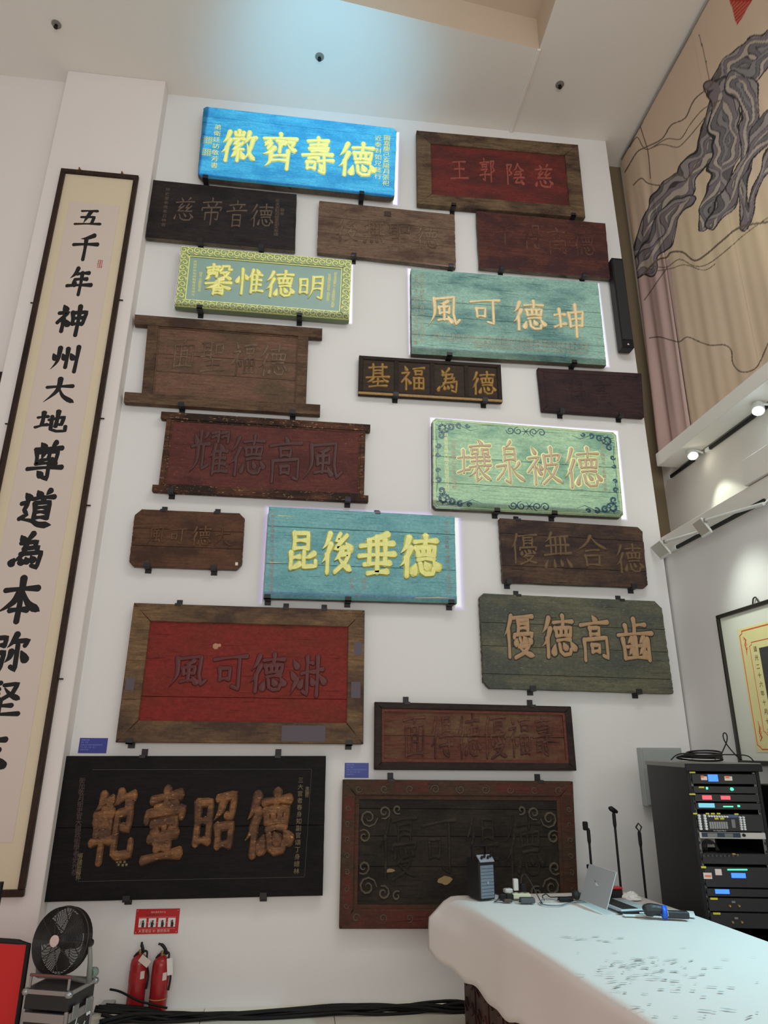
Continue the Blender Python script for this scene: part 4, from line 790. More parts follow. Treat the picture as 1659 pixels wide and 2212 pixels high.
# 17 large red board
fr17 = wood('patched_brown_frame', (96, 74, 54), (120, 96, 70), (70, 56, 48), .55, (70, 66, 84), .03, stsc=1.3); red17 = wood('red_panel', (124, 42, 38), (112, 40, 36), (104, 44, 34), .5, (148, 76, 60), .08, rough=.6, stsc=1.0)
redc = plain('dark_red_carving', (82, 28, 27), .5, var=.1, scale=40)
q = plaque('large red board with dark red characters in a broad mitred brown frame', [(289, 1302), (788, 1318), (785, 1608), (249, 1604)], t=.06, board=red17, frame=(.078, .135, .072, .15), fmat=fr17, rec=.018, planks=(.68,), brk=((.055, 'b'), (.94, 'b'), (.185, 't'), (.65, 't'), (.82, 't')))
for c, x, y, w, h in (('風', 407, 1450, 72, 64), ('可', 496, 1454, 66, 74), ('德', 577, 1455, 70, 72), ('淑', 663, 1460, 66, 76)): pch(q, c, x, y, w, h, redc, 14, .010)
patch = plain('slate_patch', (84, 76, 84), .7, var=.15, scale=30, stretch=(1, 1, 8)); 
for a0, b0, a1, b1_ in ((.66, .872, .84, .985), (.955, .25, .99, .35), (.945, .55, .985, .67), (.01, .55, .045, .64)):
    F4 = [(a0, b0), (a0, b1_), (a1, b1_), (a1, b0)]; MB().prism([q.M(*p, .0012) for p in F4], [q.M(*p, -.003) for p in F4]).build('frame_patch', patch, q.o, 'slate blue patch on the frame', fix=True)
chip = plain('pale_chip', (170, 124, 100), .8); mb = MB()
for (x, y, w_) in ((466, 1396, 14), (474, 1394, 8), (386, 1430, 5), (1, 1, 0)):
    if w_: p = W(x, y, q.y+.018); mb.lathe([(w_*.0018, -.001), (w_*.0014, .0016)], (p.x, p.y, p.z), 7, (R(90), 0, 0))
mb.build('chip', chip, q.o)
# 18 long red brown board
fr18 = wood('black_brown_frame', (44, 36, 34), (54, 44, 40), (38, 32, 32), .4); bd18 = wood('worn_red_brown_panel', (84, 50, 42), (96, 62, 50), (100, 78, 58), .5, (140, 110, 86), .12, bump=1.0)
md18 = wood('red_brown_moulding', (104, 60, 50), (90, 52, 44))
q = plaque('long worn red brown board in a black frame with a red brown moulding', [(810, 1516), (1234, 1526), (1246, 1665), (809, 1663)], t=.06, board=bd18, frame=(.035, .10, .035, .115), fmat=fr18, rec=.022, planks=(.5,), lip=(md18, .022, .014), brk=((.16, 't'), (.80, 't')))
for c, x, y, w, h in (('面', 895, 1590, 46, 80), ('得', 955, 1592, 46, 80), ('德', 1012, 1592, 46, 82), ('優', 1068, 1592, 48, 82), ('福', 1122, 1592, 44, 76), ('壽', 1172, 1592, 40, 74)): pch(q, c, x, y, w, h, G5, 8, .009)
# 19 big black board
blk19 = wood('matt_black_board', (22, 20, 20), (29, 26, 26), (20, 19, 20), .3, (48, 42, 40), .04, rough=.6, k=.95)
ch19 = wood('tarnished_gold_carving', (128, 90, 58), (100, 70, 48), (78, 56, 44), .65, (176, 134, 84), .25, k=1.35, stsc=5, rough=.45, mot=.35)
q = plaque('big black board with four massive tarnished gold characters at the lower left', [(139, 1633), (704, 1633), (697, 1935), (92, 1949)], t=.05, board=blk19, planks=(.51,), jit=.001, brk=((.29, 'b'), (.78, 'b'), (.29, 't'), (.81, 't')))
for c, x, y, w, h in (('範', 243, 1786, 80, 126), ('壼', 354, 1784, 80, 130), ('昭', 464, 1778, 84, 114), ('德', 578, 1780, 88, 120)): pch(q, c, x, y, w, h, ch19, 16, .022, rise=6)
mg = plain('mauve_flaking', (74, 56, 56), .6, var=.4, scale=60); ol = plain('khaki_flaking', (110, 98, 68), .6, var=.4, scale=60)
column(q, fill(16, 41), 178, 1680, 160, 1892, 14, mg); column(q, fill(8, 42), 174, 1845, 168, 1900, 12, ol)
column(q, fill(14, 43), 650, 1678, 640, 1890, 13, ol); column(q, fill(3, 44), 664, 1700, 663, 1722, 10, ol)
mb = MB()
for a, b in (((.11, .10), (.945, .10)), ((.11, .87), (.93, .87)), ((.945, .10), (.93, .87))): ribbon(mb, [(a[0]*q.W, a[1]*q.H), (b[0]*q.W, b[1]*q.H)], .003, pput, .001, taper=False)
mb.build('scribed_line', plain('scribed_line', (78, 72, 68), .6), q.o)
mb = MB()
for x, y in ((253, 1862), (260, 1862), (269, 1862), (256, 1868), (265, 1869), (273, 1868)): p = W(x, y, q.y); mb.lathe([(.011, -.001), (.007, .002)], p, 6, (R(90), 0, 0))
mb.build('chip', ol, q.o)
# 20 dark carved board with red patches
fr20 = wood('carved_frame', (72, 56, 44), (60, 48, 38), (84, 50, 42), .5, (104, 82, 62), .1, bump=1.0, stsc=1.1); redf = wood('red_frame_patch', (90, 48, 42), (78, 46, 38), (68, 46, 38), .5)
bd20 = wood('sooty_board', (42, 38, 34), (52, 47, 40), (36, 33, 31), .5, (76, 68, 56), .10, bump=1.0)
G20 = wood('sooty_carving', (58, 52, 46), (46, 42, 37), (38, 35, 32), .5, (96, 86, 72), .2)
rl20 = plain('grey_relief', (82, 74, 62), .7, var=.5, scale=30)
q = plaque('sooty carved board with a red patched frame, behind the draped table', [(741, 1684), (1238, 1688), (1253, 2007), (733, 2007)], t=.06, board=bd20, frame=(.055, .11, .06, .125), fmat=fr20, rec=.02, planks=(.205, .395, .60), lip=(fr20, .03, .008), brk=((.205, 't'), (.855, 't')))
for c, x, y, w, h in (('優', 860, 1830, 76, 120), ('可', 950, 1830, 70, 120), ('得', 1040, 1830, 70, 120), ('德', 1130, 1830, 76, 120)): pch(q, c, x, y, w, h, G20, 7, .008)
mb = MB(); Wd, Hd = q.W, q.H
for sx in (1, -1):
    for sy in (1, -1):
        X = lambda v: v if sx > 0 else Wd-v
        Yy = lambda v: v if sy > 0 else Hd-v
        for (cx_, cy_, r_, a_, tu, sg) in ((.20, .27, .07, 0, 1.5, 1), (.32, .23, .05, 2, 1.4, -1), (.17, .40, .05, 4, 1.3, 1), (.42, .21, .035, 1, 1.1, 1)):
            ribbon(mb, [(X(x), Yy(y)) for x, y in curl(cx_, cy_, r_, a_, tu, sg)], .018, lambda x, y, h: q.M(x/Wd, y/Hd, h-.02), .010)
        mb.build('corner_scroll', rl20, q.o); mb = MB()
mb = MB()
for i in range(9):
    x = .12+i*(Wd-.24)/8
    if abs(i-4) < 2: ribbon(mb, curl(x, .065, .035, i, 1.5, 1 if i % 2 else -1), .010, pput, .006)
    else: ribbon(mb, curl(x, .065, .03, i, 1.2, 1), .010, pput, .005)
    ribbon(mb, curl(x, Hd-.07, .03, i, 1.2, -1), .010, pput, .005)
for i in range(7):
    for x in (.045, Wd-.045): ribbon(mb, curl(x, .2+i*.11, .022, i, 1.2, 1), .009, pput, .005)
mb.build('frame_carving', rl20, q.o)

for a0, b0, a1, b1_ in ((.22, .015, .36, .085), (.66, .015, .93, .085), (.008, .13, .048, .28), (.945, .10, .99, .29), (.008, .62, .045, .97), (.10, .89, .5, .985)):
    F4 = [(a0, b0), (a0, b1_), (a1, b1_), (a1, b0)]; MB().prism([q.M(*p, .0015) for p in F4], [q.M(*p, -.003) for p in F4]).build('frame_patch', redf, q.o, 'red patch on the frame', fix=True)
mb = MB()
for (x, y, rx, ry) in ((960, 1902, .065, .03), (842, 1881, .04, .015)):
    p = W(x, y, q.y+.02); r_ = random.Random(x); vs = [(p.x+rx*math.cos(a)*r_.uniform(.7, 1.1), p.y-.0018, p.z+ry*math.sin(a)*r_.uniform(.6, 1.1)) for a in [k*6.283/16 for k in range(16)]]
    mb.add(vs, [tuple(range(16))])
mb.build('bare_patch', plain('bare_tan_wood', (138, 116, 80), .8), q.o)
# ------------------------------------------------------------------ the tall scroll frame on the pillar
M_SFR = wood('scroll_frame_wood', (48, 34, 30), (56, 42, 34), (38, 28, 26), .3, vert=True, rough=.4); M_MAT = plain('cream_silk_mount', (204, 190, 164), .8, var=.03, scale=60)
M_PAPER = plain('rice_paper', (200, 186, 176), .8); M_INK = plain('black_ink', (16, 15, 15), .7, k=1.0); M_SEAL = plain('seal_red', (178, 92, 86), .7)
def scroll():
    y = PY-.035; TL, TR, BR = W(132, 363, y), W(300, 378, y), W(49, 1938, y); TRz = (TL.z+TR.z)/2
    x0, x1 = TL.x, (TR.x+BR.x)/2; z1, z0 = TRz, BR.z; x0 = x1-(TR.x-TL.x); w, h = x1-x0, z1-z0
    t = thing('calligraphy_scroll_frame', 'very tall dark framed scroll of black brush characters on the left pillar', 'scroll', (x0+w/2, PY, z0))
    f = .045
    for (a, b, c, d) in ((x0, z1-f, w, f), (x0, z0, w, f), (x0, z0+f+.001, f, h-2*f-.002), (x1-f, z0+f+.001, f, h-2*f-.002)):
        MB().bbox((a+c/2, PY-.02, b+d/2), (c-.001, .035, d-.0005), .004).build('frame_rail', M_SFR, t)
    MB().box((x0+w/2, PY-.008, z0+h/2), (w-2*f+.006, .008, h-2*f+.006)).build('silk_mount', M_MAT, t)
    MB().box((x0+w/2, PY-.0135, z0+h/2-.02), (w-2*f-.18, .003, h-2*f-.62)).build('paper', M_PAPER, t)
    yp = PY-.0155
    for c, x, yy, cw, chh in (('五', 191, 470, 56, 37), ('千', 184, 533, 54, 56), ('年', 172, 608, 52, 58), ('神', 155, 692, 64, 62), ('州', 141, 775, 62, 56), ('大', 129, 844, 68, 54), ('地', 112, 912, 68, 46), ('尊', 98, 998, 74, 80), ('道', 79, 1100, 74, 74), ('為', 60, 1190, 74, 74), ('本', 43, 1297, 92, 92), ('弥', 18, 1412, 80, 82), ('堅', 0, 1512, 88, 76), ('志', -28, 1632, 84, 84)):
        c0 = W(x, yy, yp); hw = (W(x+cw/2, yy, yp)-W(x-cw/2, yy, yp)).x/2; hh = (W(x, yy-chh/2, yp)-W(x, yy+chh/2, yp)).z/2
        brush(MB(), c, lambda a, b, e: Vector((c0.x+(a-50)/50*hw, yp-e, c0.z-(b-50)/50*hh)), 12 if c in '尊堅' else 13.5, 3, .0012, base=-.001, rnd=random.Random(yy), dome=False).build('character', M_INK, t)
    p = W(216, 570, yp); mb = MB(); r_ = random.Random(3)
    for k in range(7): mb.box((p.x+r_.uniform(-.006, .006), yp-.0006, p.z+.04-k*.0135), (.036+r_.uniform(-.008, .008), .001, .004))
    for s in (-.018, 0, .018): mb.box((p.x+s, yp-.0006, p.z), (.004, .001, .088))
    mb.build('seal', M_SEAL, t)
    for px, py in ((171, 362), (263, 371)):
        p = W(px, py, y); MB().box((p.x, PY-.012, z1+.012), (.022, .02, .03)).tube([(p.x, PY-.02, z1+.02), (p.x, PY-.035, z1+.03)], .007, 6).build('hanging_clip', plain('brass', (150, 110, 60), .4, .7), t)
    for k, yy in enumerate((640, 900, 1090, 1467)):
        zz = W(200, yy, y).z
        MB().tube([(x1, PY-.01, zz), (x1+.03, PY-.01, zz)], .006, 6).build('side_pin', M_SFR, t)
        if k < 2: MB().tube([(x0-.03, PY-.01, zz-.1), (x0, PY-.01, zz-.1)], .006, 6).build('side_pin', M_SFR, t)
scroll()
# frame cut by the left edge of the picture
p = W(12, 803, 5.62); t = thing('small_picture_frame', 'dark frame cut off by the left edge, high beside the tall scroll', 'frame', (p.x-.3, 5.655, p.z-1.2))
MB().bbox((p.x-.02, 5.635, p.z-.6), (.04, .035, 1.2), .004).build('frame_rail', M_SFR, t); MB().bbox((p.x-.58, 5.635, p.z-.6), (.04, .035, 1.2), .004).build('frame_rail', M_SFR, t)
MB().bbox((p.x-.3, 5.635, p.z-.02), (.52, .035, .04), .004).build('frame_rail', M_SFR, t); MB().bbox((p.x-.3, 5.635, p.z-1.18), (.52, .035, .04), .004).build('frame_rail', M_SFR, t)
MB().box((p.x-.3, 5.643, p.z-.6), (.52, .012, 1.12)).build('backing', M_MAT, t)

# ------------------------------------------------------------------ sprinkler heads
for i, (px, py, lb) in enumerate(((120, 60, 'dark sprinkler head on the ceiling above the tall scroll'), (690, 130, 'dark sprinkler head in the bluish glow of the ceiling'), (1210, 190, 'dark sprinkler head right of the ceiling batten'))):
    p = WZ(px, py, CZ-.05); t = thing('sprinkler_head', lb, 'sprinkler', (p.x, p.y, CZ), group='ceiling sprinklers')
    MB().lathe([(.045, 0), (.045, -.006), (.02, -.012)], (p.x, p.y, CZ), 16).build('rose', plain('sprinkler_rose', (120, 114, 106), .5), t)
    MB().lathe([(.012, -.008), (.012, -.026), (.015, -.029), (.006, -.032)], (p.x, p.y, CZ), 12).tube([(p.x-.013, p.y, CZ-.014), (p.x-.015, p.y, CZ-.036), (p.x, p.y, CZ-.044)], .0035, 6).tube([(p.x+.013, p.y, CZ-.014), (p.x+.015, p.y, CZ-.036), (p.x, p.y, CZ-.044)], .0035, 6).build('body', M_BLACK, t)
    MB().lathe([(.020, -.044), (.020, -.047), (.005, -.049)], (p.x, p.y, CZ), 12).build('deflector', M_BLACK, t)

# ------------------------------------------------------------------ column loudspeaker
def col_speaker():
    a, b, c_, d = W(1316, 556, 5.52), W(1342, 553, 5.52), W(1340, 754, 5.52), W(1364, 742, 5.52)
    x = (a.x+b.x+c_.x+d.x)/4+.02; z1, z0 = a.z, c_.z+.02
    t = thing('column_loudspeaker', 'slim black column loudspeaker on the right edge of the wall', 'loudspeaker', (x, WALL, z0))
    MB().bbox((x, 5.57, (z0+z1)/2), (.125, .11, z1-z0), .008).build('cabinet', M_BLACK, t)
    MB().bbox((x, 5.512, (z0+z1)/2+.03), (.105, .010, z1-z0-.12), .004).build('grille', plain('speaker_grille', (34, 34, 36), .7, k=1.2, bump=.6, scale=400), t)
    for z in (z0+.15, z1-.15): MB().box((x, 5.645, z), (.06, .045, .05)).build('wall_bracket', M_STEEL, t)
    MB().add([(x-.012, 5.512, z0+.03), (x+.012, 5.512, z0+.03), (x, 5.512, z0+.052)], [(0, 1, 2)]).build('badge', plain('badge_white', (200, 200, 200), .5), t)
col_speaker()

# ------------------------------------------------------------------ blue caption cards, fire sign
M_BLUE = plain('blue_card', (28, 46, 132), .35, k=1.3); M_PALE = plain('pale_print', (120, 136, 196), .6); M_RED = plain('signal_red', (170, 24, 26), .35, k=1.3); M_WHITE = plain('white_plastic', (226, 226, 222), .5, k=1.0)
for (x0, y0, x1, y1, lb, sd) in ((173, 1594, 229, 1627, 'blue caption card above the big black board at the left', 1), (745, 1648, 796, 1680, 'blue caption card above the sooty carved board', 2)):
    a, b = W(x0, y0, WALL-.004), W(x1, y1, WALL-.004); t = thing('caption_card', lb, 'card', ((a.x+b.x)/2, WALL, b.z), group='blue caption cards')
    MB().bbox(((a.x+b.x)/2, WALL-.003, (a.z+b.z)/2), (b.x-a.x, .005, a.z-b.z), .001).build('card', M_BLUE, t)
    mb = MB(); rows = ['德垂後世匾', '清代 木質', '此匾立於光緒年間為鄉里所頌', '尺寸 高九十寬一百八', '收藏於本館']
    for i, s in enumerate(rows): text_line(mb, s, (a.x+.012, WALL-.0062, a.z-.014-i*.0175), (1, 0, 0), (0, 0, -1), .0115)
    mb.build('lettering', M_PALE, t)
def fire_sign():
    a, b = W(295, 1964, WALL-.003), W(384, 2016, WALL-.003); x0, x1, z1, z0 = a.x, b.x, a.z, b.z; w, h = x1-x0, z1-z0
    t = thing('fire_extinguisher_sign', 'red sign with four white pictures above the two fire extinguishers', 'sign', ((x0+x1)/2, WALL, z0))
    MB().bbox(((x0+x1)/2, WALL-.003, (z0+z1)/2), (w, .005, h), .001).build('panel', M_RED, t)
    for k in range(4):
        cx = x0+w*(.17+.222*k); cz = z1-h*.55; mb = MB().box((cx, WALL-.006, cz), (w*.17, .001, h*.36)); mb.build('picture_tile', M_WHITE, t)
        mb = MB().bbox((cx+(.004 if k != 1 else 0), WALL-.0068, cz-.012), (w*.06, .001, h*.2), .0003); mb.lathe([(w*.02, 0), (w*.02, .001)], (cx+.004, WALL-.0066, cz+.010), 10, (R(90), 0, 0))
        s = -1 if k != 1 else 1
        mb.tube([(cx+.003, WALL-.007, cz+.012), (cx-.010, WALL-.007, cz+.010), (cx-.018*s if k else cx-.016, WALL-.007, cz-.014)], .0016, 5)
        if k == 1: mb.tube([(cx, WALL-.007, cz+.005), (cx+.016, WALL-.007, cz-.012)], .002, 5)
        mb.build('pictogram', plain('pictogram_dark', (46, 22, 28), .6), t)
    mb = MB()
    for k in range(3): mb.box((x0+w*(.281+.222*k), WALL-.006, z1-h*.55), (w*.022, .001, .003))
    mb.box(((x0+x1)/2, WALL-.006, z1-h*.33), (w*.86, .001, .0012)).box(((x0+x1)/2, WALL-.006, z1-h*.80), (w*.86, .001, .0012))
    for (u, v) in ((.04, .07), (.96, .07), (.04, .93), (.96, .93)): mb.lathe([(.003, 0), (.003, .002)], (x0+w*u, WALL-.005, z1-h*v), 8, (R(90), 0, 0))
    text_line(mb, '滅火器使用方法', (x0+w*.34, WALL-.0062, z1-h*.13), (1, 0, 0), (0, 0, -1), .014); text_line(mb, '火警電話 119 嚴禁挪用', (x0+w*.10, WALL-.0062, z1-h*.885), (1, 0, 0), (0, 0, -1), .021)
    mb.build('white_print', plain('sign_print', (214, 170, 160), .6), t)
    mb = text_line(MB(), '滅火器 119', (x0+w*.22, WALL-.0062, z1-h*.245), (1, 0, 0), (0, 0, -1), .021); mb.build('dark_print', plain('sign_dark_print', (96, 40, 40), .6), t)
fire_sign()
def extinguisher(px, py0, py1, lb, flip, band):
    y = 5.585; base = W(px-6, py1, y); top = W(px, py0, y); x = base.x+.012; zb = .0; ztop = W(px, py0+32, y).z
    r = (W(px+19, py1-60, y)-W(px-19, py1-60, y)).x/2
    t = thing('fire_extinguisher', lb, 'extinguisher', (x, y, 0), group='fire extinguishers')
    M_C = plain('extinguisher_red', (140, 28, 30), .28, k=1.3); H = ztop
    MB().lathe([(r*.9, zb), (r, zb+.012), (r, H-.055), (r*.93, H-.03), (r*.72, H-.012), (r*.42, H), (.018, H+.004)], (x, y, 0), 28).build('cylinder', M_C, t, smooth=True)
    MB().lathe([(.016, H), (.016, H+.022), (.012, H+.03)], (x, y, 0), 14).build('valve', plain('brass_valve', (140, 116, 70), .35, .8), t)
    s = 1
    lv = [(x+.03, y-.005, H+.01), (x+.018, y-.008, H+.04), (x-.004, y-.01, H+.066), (x-.032, y-.012, H+.076)] if flip else [(x+.016, y-.005, H+.01), (x+.014, y-.008, H+.034), (x+.006, y-.01, H+.056), (x+.004, y-.012, H+.076)]
    MB().tube(cr(lv), [.011]*14+[.008]*5, 8).build('lever', M_BLACK, t)
    MB().tube(cr([(x+.012*s, y, H+.018), (x-.015*s, y-.008, H+.012), (x-.038*s, y-.010, H-.012)]), .008, 8).build('carry_handle', M_BLACK, t)
    MB().tube(cr([(x+.01*s, y-.01, H+.02), (x+.045*s, y-.012, H+.018), (x+.05, y-.02, H-.04), (x+r+.012, y-.012, H-.12), (x+r+.006, y-.012, H-.2)]), .007, 8).build('hose', M_BLACK, t)
    MB().lathe([(r+.001, H-.16), (r+.001, H-.09)], (x, y, 0), 28).build('label_band', plain('dark_red_label', (150, 30, 32), .5), t)
    p = (x+.045, y-r-.004, H-.025)
    if not flip: MB().box(p, (.075, .0015, .045), (0, R(35), 0)).build('tag', M_PAPER, t)
    else: MB().box((x+r+.006, y-r*.7, H-.055), (.038, .0015, .10), (0, R(-8), 0)).build('tag', M_WHITE, t)
    MB().box((x+r*.62, y-r*.80, H-.11), (.030, .002, .045), (0, 0, R(40))).build('sticker', M_PAPER, t)
    if band: MB().ring((x, y, .092), r, .004, 30, 6).build('yellow_ring', plain('dull_yellow', (150, 112, 56), .5), t)
extinguisher(292, 2030, 2184, 'left red fire extinguisher, with a slanting paper tag', False, False)
extinguisher(340, 2033, 2192, 'right red fire extinguisher, with an upright white tag and a yellow ring', True, True)

# ------------------------------------------------------------------ cable bundle along the foot of the wall
def cables():
    t = thing('cable_bundle', 'thick bundle of black cables lying along the foot of the wall', 'cables', (0, 5.45, 0)); M_C = plain('black_cable', (18, 17, 18), .6, k=1.0, spec=.25); r_ = random.Random(5)
    prof = [(-1.22, .045, .08), (-.95, .03, .055), (-.7, .022, .04), (-.4, .02, .035), (-.07, .02, .032), (.3, .022, .032), (.6, .025, .035), (.9, .03, .045), (1.15, .035, .06), (1.4, .03, .05), (1.7, .02, .04)]
    for k in range(12):
        pts = []; ph = r_.uniform(0, 6); oy = r_.uniform(-.07, .06)
        for i, (x, zc, sp) in enumerate(prof):
            pts.append((x+r_.uniform(-.03, .03), 5.47+oy*(.6+sp*8)+.015*math.sin(ph+i*1.7)-.03*(i == 0), max(.012, zc+sp*.6*math.sin(ph*2+i*1.3+k))))
        MB().tube(cr(pts, 5), r_.uniform(.008, .012), 7).build('cable', M_C, t, smooth=True)
    MB().tube(cr([(-1.16, 5.40, .20), (-1.1, 5.45, .17), (-.98, 5.50, .10), (-.8, 5.52, .05)]), .007, 7).build('cable', M_C, t)
cables()
# ------------------------------------------------------------------ flight case with fan, mains box, red screen
M_ALU = plain('brushed_aluminium', (150, 140, 138), .35, .6, k=1.2); M_CASE = plain('black_case_board', (30, 27, 27), .4, k=1.2, bump=.3, scale=300)
CR = R(-17); CX, CY, CW, CD, CH = -1.372, 4.77, .285, .27, .38
tc_ = thing('flight_case', 'black flight case with aluminium edges under the fan, lower left', 'case', (CX, CY, 0), (0, 0, CR), local=True)
MB().bbox((0, CD/2, (CH-.11)/2), (CW-.01, CD-.01, CH-.112), .002).build('body', M_CASE, tc_)
MB().bbox((0, CD/2, CH-.05), (CW-.01, CD-.01, .098), .002).build('lid', M_CASE, tc_)
e = .018
for sx in (-1, 1):
    for yy in (0, CD):
        MB().bbox((sx*CW/2-sx*e/2, yy+(e/2 if yy == 0 else -e/2), CH/2-.045), (e, e, CH-.11), .003).build('corner_angle', M_ALU, tc_)
        MB().lathe([(.002, 0), (.018, .006), (.024, .02), (.018, .034), (.002, .04)], (sx*(CW/2-.006), yy+(.006 if yy == 0 else -.006), CH-.036), 12).build('ball_corner', M_STEEL, tc_, smooth=True)
for z in (CH-.012, CH-.135, .02):
    hgt = .022 if z != CH-.135 else .045
    for yy in (-.002, CD+.002): MB().bbox((0, yy, z), (CW-.03, .012, hgt), .002).build('edge_strip', M_ALU, tc_)
    for sx in (-1, 1): MB().bbox((sx*(CW/2+.001), CD/2, z), (.010, CD-.04, hgt), .002).build('edge_strip', M_ALU, tc_)
for yy in (.07, .20): MB().bbox((CW/2+.008, yy, CH-.115), (.008, .06, .07), .003).build('latch', M_STEEL, tc_)
MB().add([(-.035, -.009, .04), (.055, -.009, .04), (.012, -.009, .16)], [(0, 1, 2)]).build('warning_sticker', plain('warning_yellow', (186, 148, 30), .6), tc_)
mb = MB(); r_ = random.Random(8)
for s, x, z in (('器', .00, .20), ('材', .02, .175), ('入', -.07, .18), ('口', -.07, .155)): text_line(mb, s, (x, -.0085, z), (1, 0, 0), (0, 0, -1), .03)
mb.build('stencilled_lettering', plain('stencil_grey', (140, 116, 116), .6), tc_)
mb = MB()
for k in range(9):
    y0, z0 = r_.uniform(.07, .20), r_.uniform(.12, .23); mb.tube([(CW/2+.0065, y0, z0), (CW/2+.0065, y0+r_.uniform(-.02, .02), z0-r_.uniform(.02, .08))], .0028, 5)
mb.build('chalk_marks', M_PALE if 0 else plain('chalk', (200, 200, 196), .8), tc_)
mb = MB(); [mb.lathe([(.009, 0), (.009, .004)], (CW/2+.006, CD-.07+dy, CH-.165), 10, (0, R(90), 0)) for dy in (0, .02)]; mb.build('round_stickers', M_WHITE, tc_)

def fan():
    c = Vector((-1.368, 4.83, .612)); rad = .172
    t = thing('floor_fan', 'black wire guard drum fan with a pale hub badge, standing on the flight case', 'fan', (c.x+.02, c.y+.08, CH))
    q = Euler((R(80), 0, R(-22))).to_matrix()    # local z points out of the fan face
    nrm = q @ Vector((0, 0, 1))
    if nrm.y > 0: q = Euler((R(98-180+180), 0, R(-36))).to_matrix(); nrm = q @ Vector((0, 0, 1))
    def P(x, y, z): return c + q @ Vector((x, y, z))
    blk_ = plain('fan_black', (34, 30, 30), .4, k=1.3)
    for name, zz, sgn in (('front_guard', .0, 1), ('rear_guard', -.075, -1)):
        mb = MB()
        for k in range(21): rr_ = .036+(rad-.036)*k/20; dz = zz+sgn*.030*(1-(rr_/rad)**2); mb.ring(P(0, 0, dz), rr_, .0017, 40, 4, q)
        for k in range(10):
            a = k*.6283; mb.tube([P(rr_*math.cos(a), rr_*math.sin(a), zz+sgn*.032*(1-(rr_/rad)**2)) for rr_ in (.03, .07, .12, rad)], .0026, 5)
        mb.build(name, blk_, t)
    MB().ring(P(0, 0, -.038), rad+.002, .007, 44, 8, q).build('outer_rim', blk_, t, smooth=True)
    vs = []; fs = []; n = 44
    for k in range(n):
        a = 6.2832*k/n; vs += [P((rad+.004)*math.cos(a), (rad+.004)*math.sin(a), .002), P((rad+.004)*math.cos(a), (rad+.004)*math.sin(a), -.078), P((rad+.001)*math.cos(a), (rad+.001)*math.sin(a), .002), P((rad+.001)*math.cos(a), (rad+.001)*math.sin(a), -.078)]
    for k in range(n):
        i, j = 4*k, 4*((k+1) % n); fs += [(i, j, j+1, i+1), (i+2, i+3, j+3, j+2), (i, i+2, j+2, j), (i+1, j+1, j+3, i+3)]
    MB().add(vs, fs).build('drum', blk_, t)
    for b_ in range(3):
        vs = []; fs = []
        for i in range(9):
            for j in range(6):
                a = b_*2.094+.35+i*.12; r_ = .04+(rad-.055)*j/5; vs.append(P(r_*math.cos(a), r_*math.sin(a), -.036+(i-4)*.0055))
        m_ = len(vs)
        for i in range(8):
            for j in range(5): fs.append((i*6+j, i*6+j+1, (i+1)*6+j+1, (i+1)*6+j))
        vs2 = [v-nrm*.0025 for v in vs]; fs2 = [tuple(x+m_ for x in reversed(f)) for f in fs]
        rim = [i*6 for i in range(9)]+[48+j for j in range(1, 6)]+[i*6+5 for i in range(7, -1, -1)]+[j for j in range(4, 0, -1)]
        MB().add(vs+vs2, fs+fs2+[(rim[k], rim[(k+1) % len(rim)], rim[(k+1) % len(rim)]+m_, rim[k]+m_) for k in range(len(rim))]).build('blade', plain('fan_blade', (46, 40, 40), .3, k=1.3), t, smooth=False, fix=True)
    qe = q.to_euler()
    MB().lathe([(.045, -.11), (.05, -.07), (.045, -.05), (.03, -.005)], c, 20, qe).build('motor', blk_, t, smooth=True)
    MB().lathe([(.030, .030), (.030, .036), (.02, .038)], c, 24, qe).build('hub_badge', plain('badge_pink', (196, 172, 168), .5), t)
    text_line(MB(), 'FAN', P(-.012, .0, .0385), q @ Vector((1, 0, 0)), q @ Vector((0, -1, 0)), .014).build('badge_mark', plain('badge_mark', (120, 90, 90), .6), t) if 0 else None
    g = plain('fan_stand_grey', (126, 128, 122), .4, k=1.1)
    side = P(rad+.012, 0, -.05); f = Vector((side.x+.01, side.y+.05, CH+.012)); sl = P(-rad-.012, 0, -.05); fl_ = Vector((sl.x+.02, sl.y+.05, CH+.012))
    for s_, f_ in ((side, f), (sl, fl_)):
        MB().tube([s_, s_.lerp(f_, .5)+Vector((.004, 0, 0)), f_], [.011, .014, .016], 10).build('stand_arm', g, t, smooth=True)
        MB().lathe([(.02, -.012), (.022, 0), (.02, .012)], s_, 14, qe).build('pivot_knob', blk_, t)
    MB().tube([f, (f+fl_)/2+Vector((0, .04, -.0)), fl_], .012, 8).build('base_bar', g, t)
    bx = Euler((0, 0, CR)).to_matrix(); pk = plain('pink_reflection_bar', (120, 76, 74), .4, .4, k=1.2)  # pink reflection on the metal is put into the front bar's colour
    for s_ in (-1, 1):
        b_ = Vector((CX, CY, 0))+bx @ Vector((s_*(CW/2-.02), .014, 0)); MB().bbox((b_.x, b_.y, CH+.030), (.012, .012, .058), .002, (0, 0, CR)).build('base_post', M_ALU, t)
    b_ = Vector((CX, CY, 0))+bx @ Vector((0, .014, 0)); MB().bbox((b_.x, b_.y, CH+.066), (CW-.02, .014, .014), .003, (0, 0, CR)).build('front_bar', pk, t)
    MB().lathe([(.024, -.02), (.028, 0), (.022, .02)], f+Vector((.012, .03, .04)), 14, (R(90), 0, R(-30))).build('tilt_knob', plain('green_grey_knob', (110, 124, 112), .5), t)
    MB().bbox(c-nrm*.14+Vector((.0, 0, .02)), (.10, .07, .12), .012, (0, 0, R(-36))).build('motor_housing', plain('housing_grey', (88, 88, 84), .5), t)
fan()
p = WZ(231, 2188, 0); t = thing('mains_socket_box', 'small white mains socket box beside the flight case', 'socket', (p.x, p.y, 0))
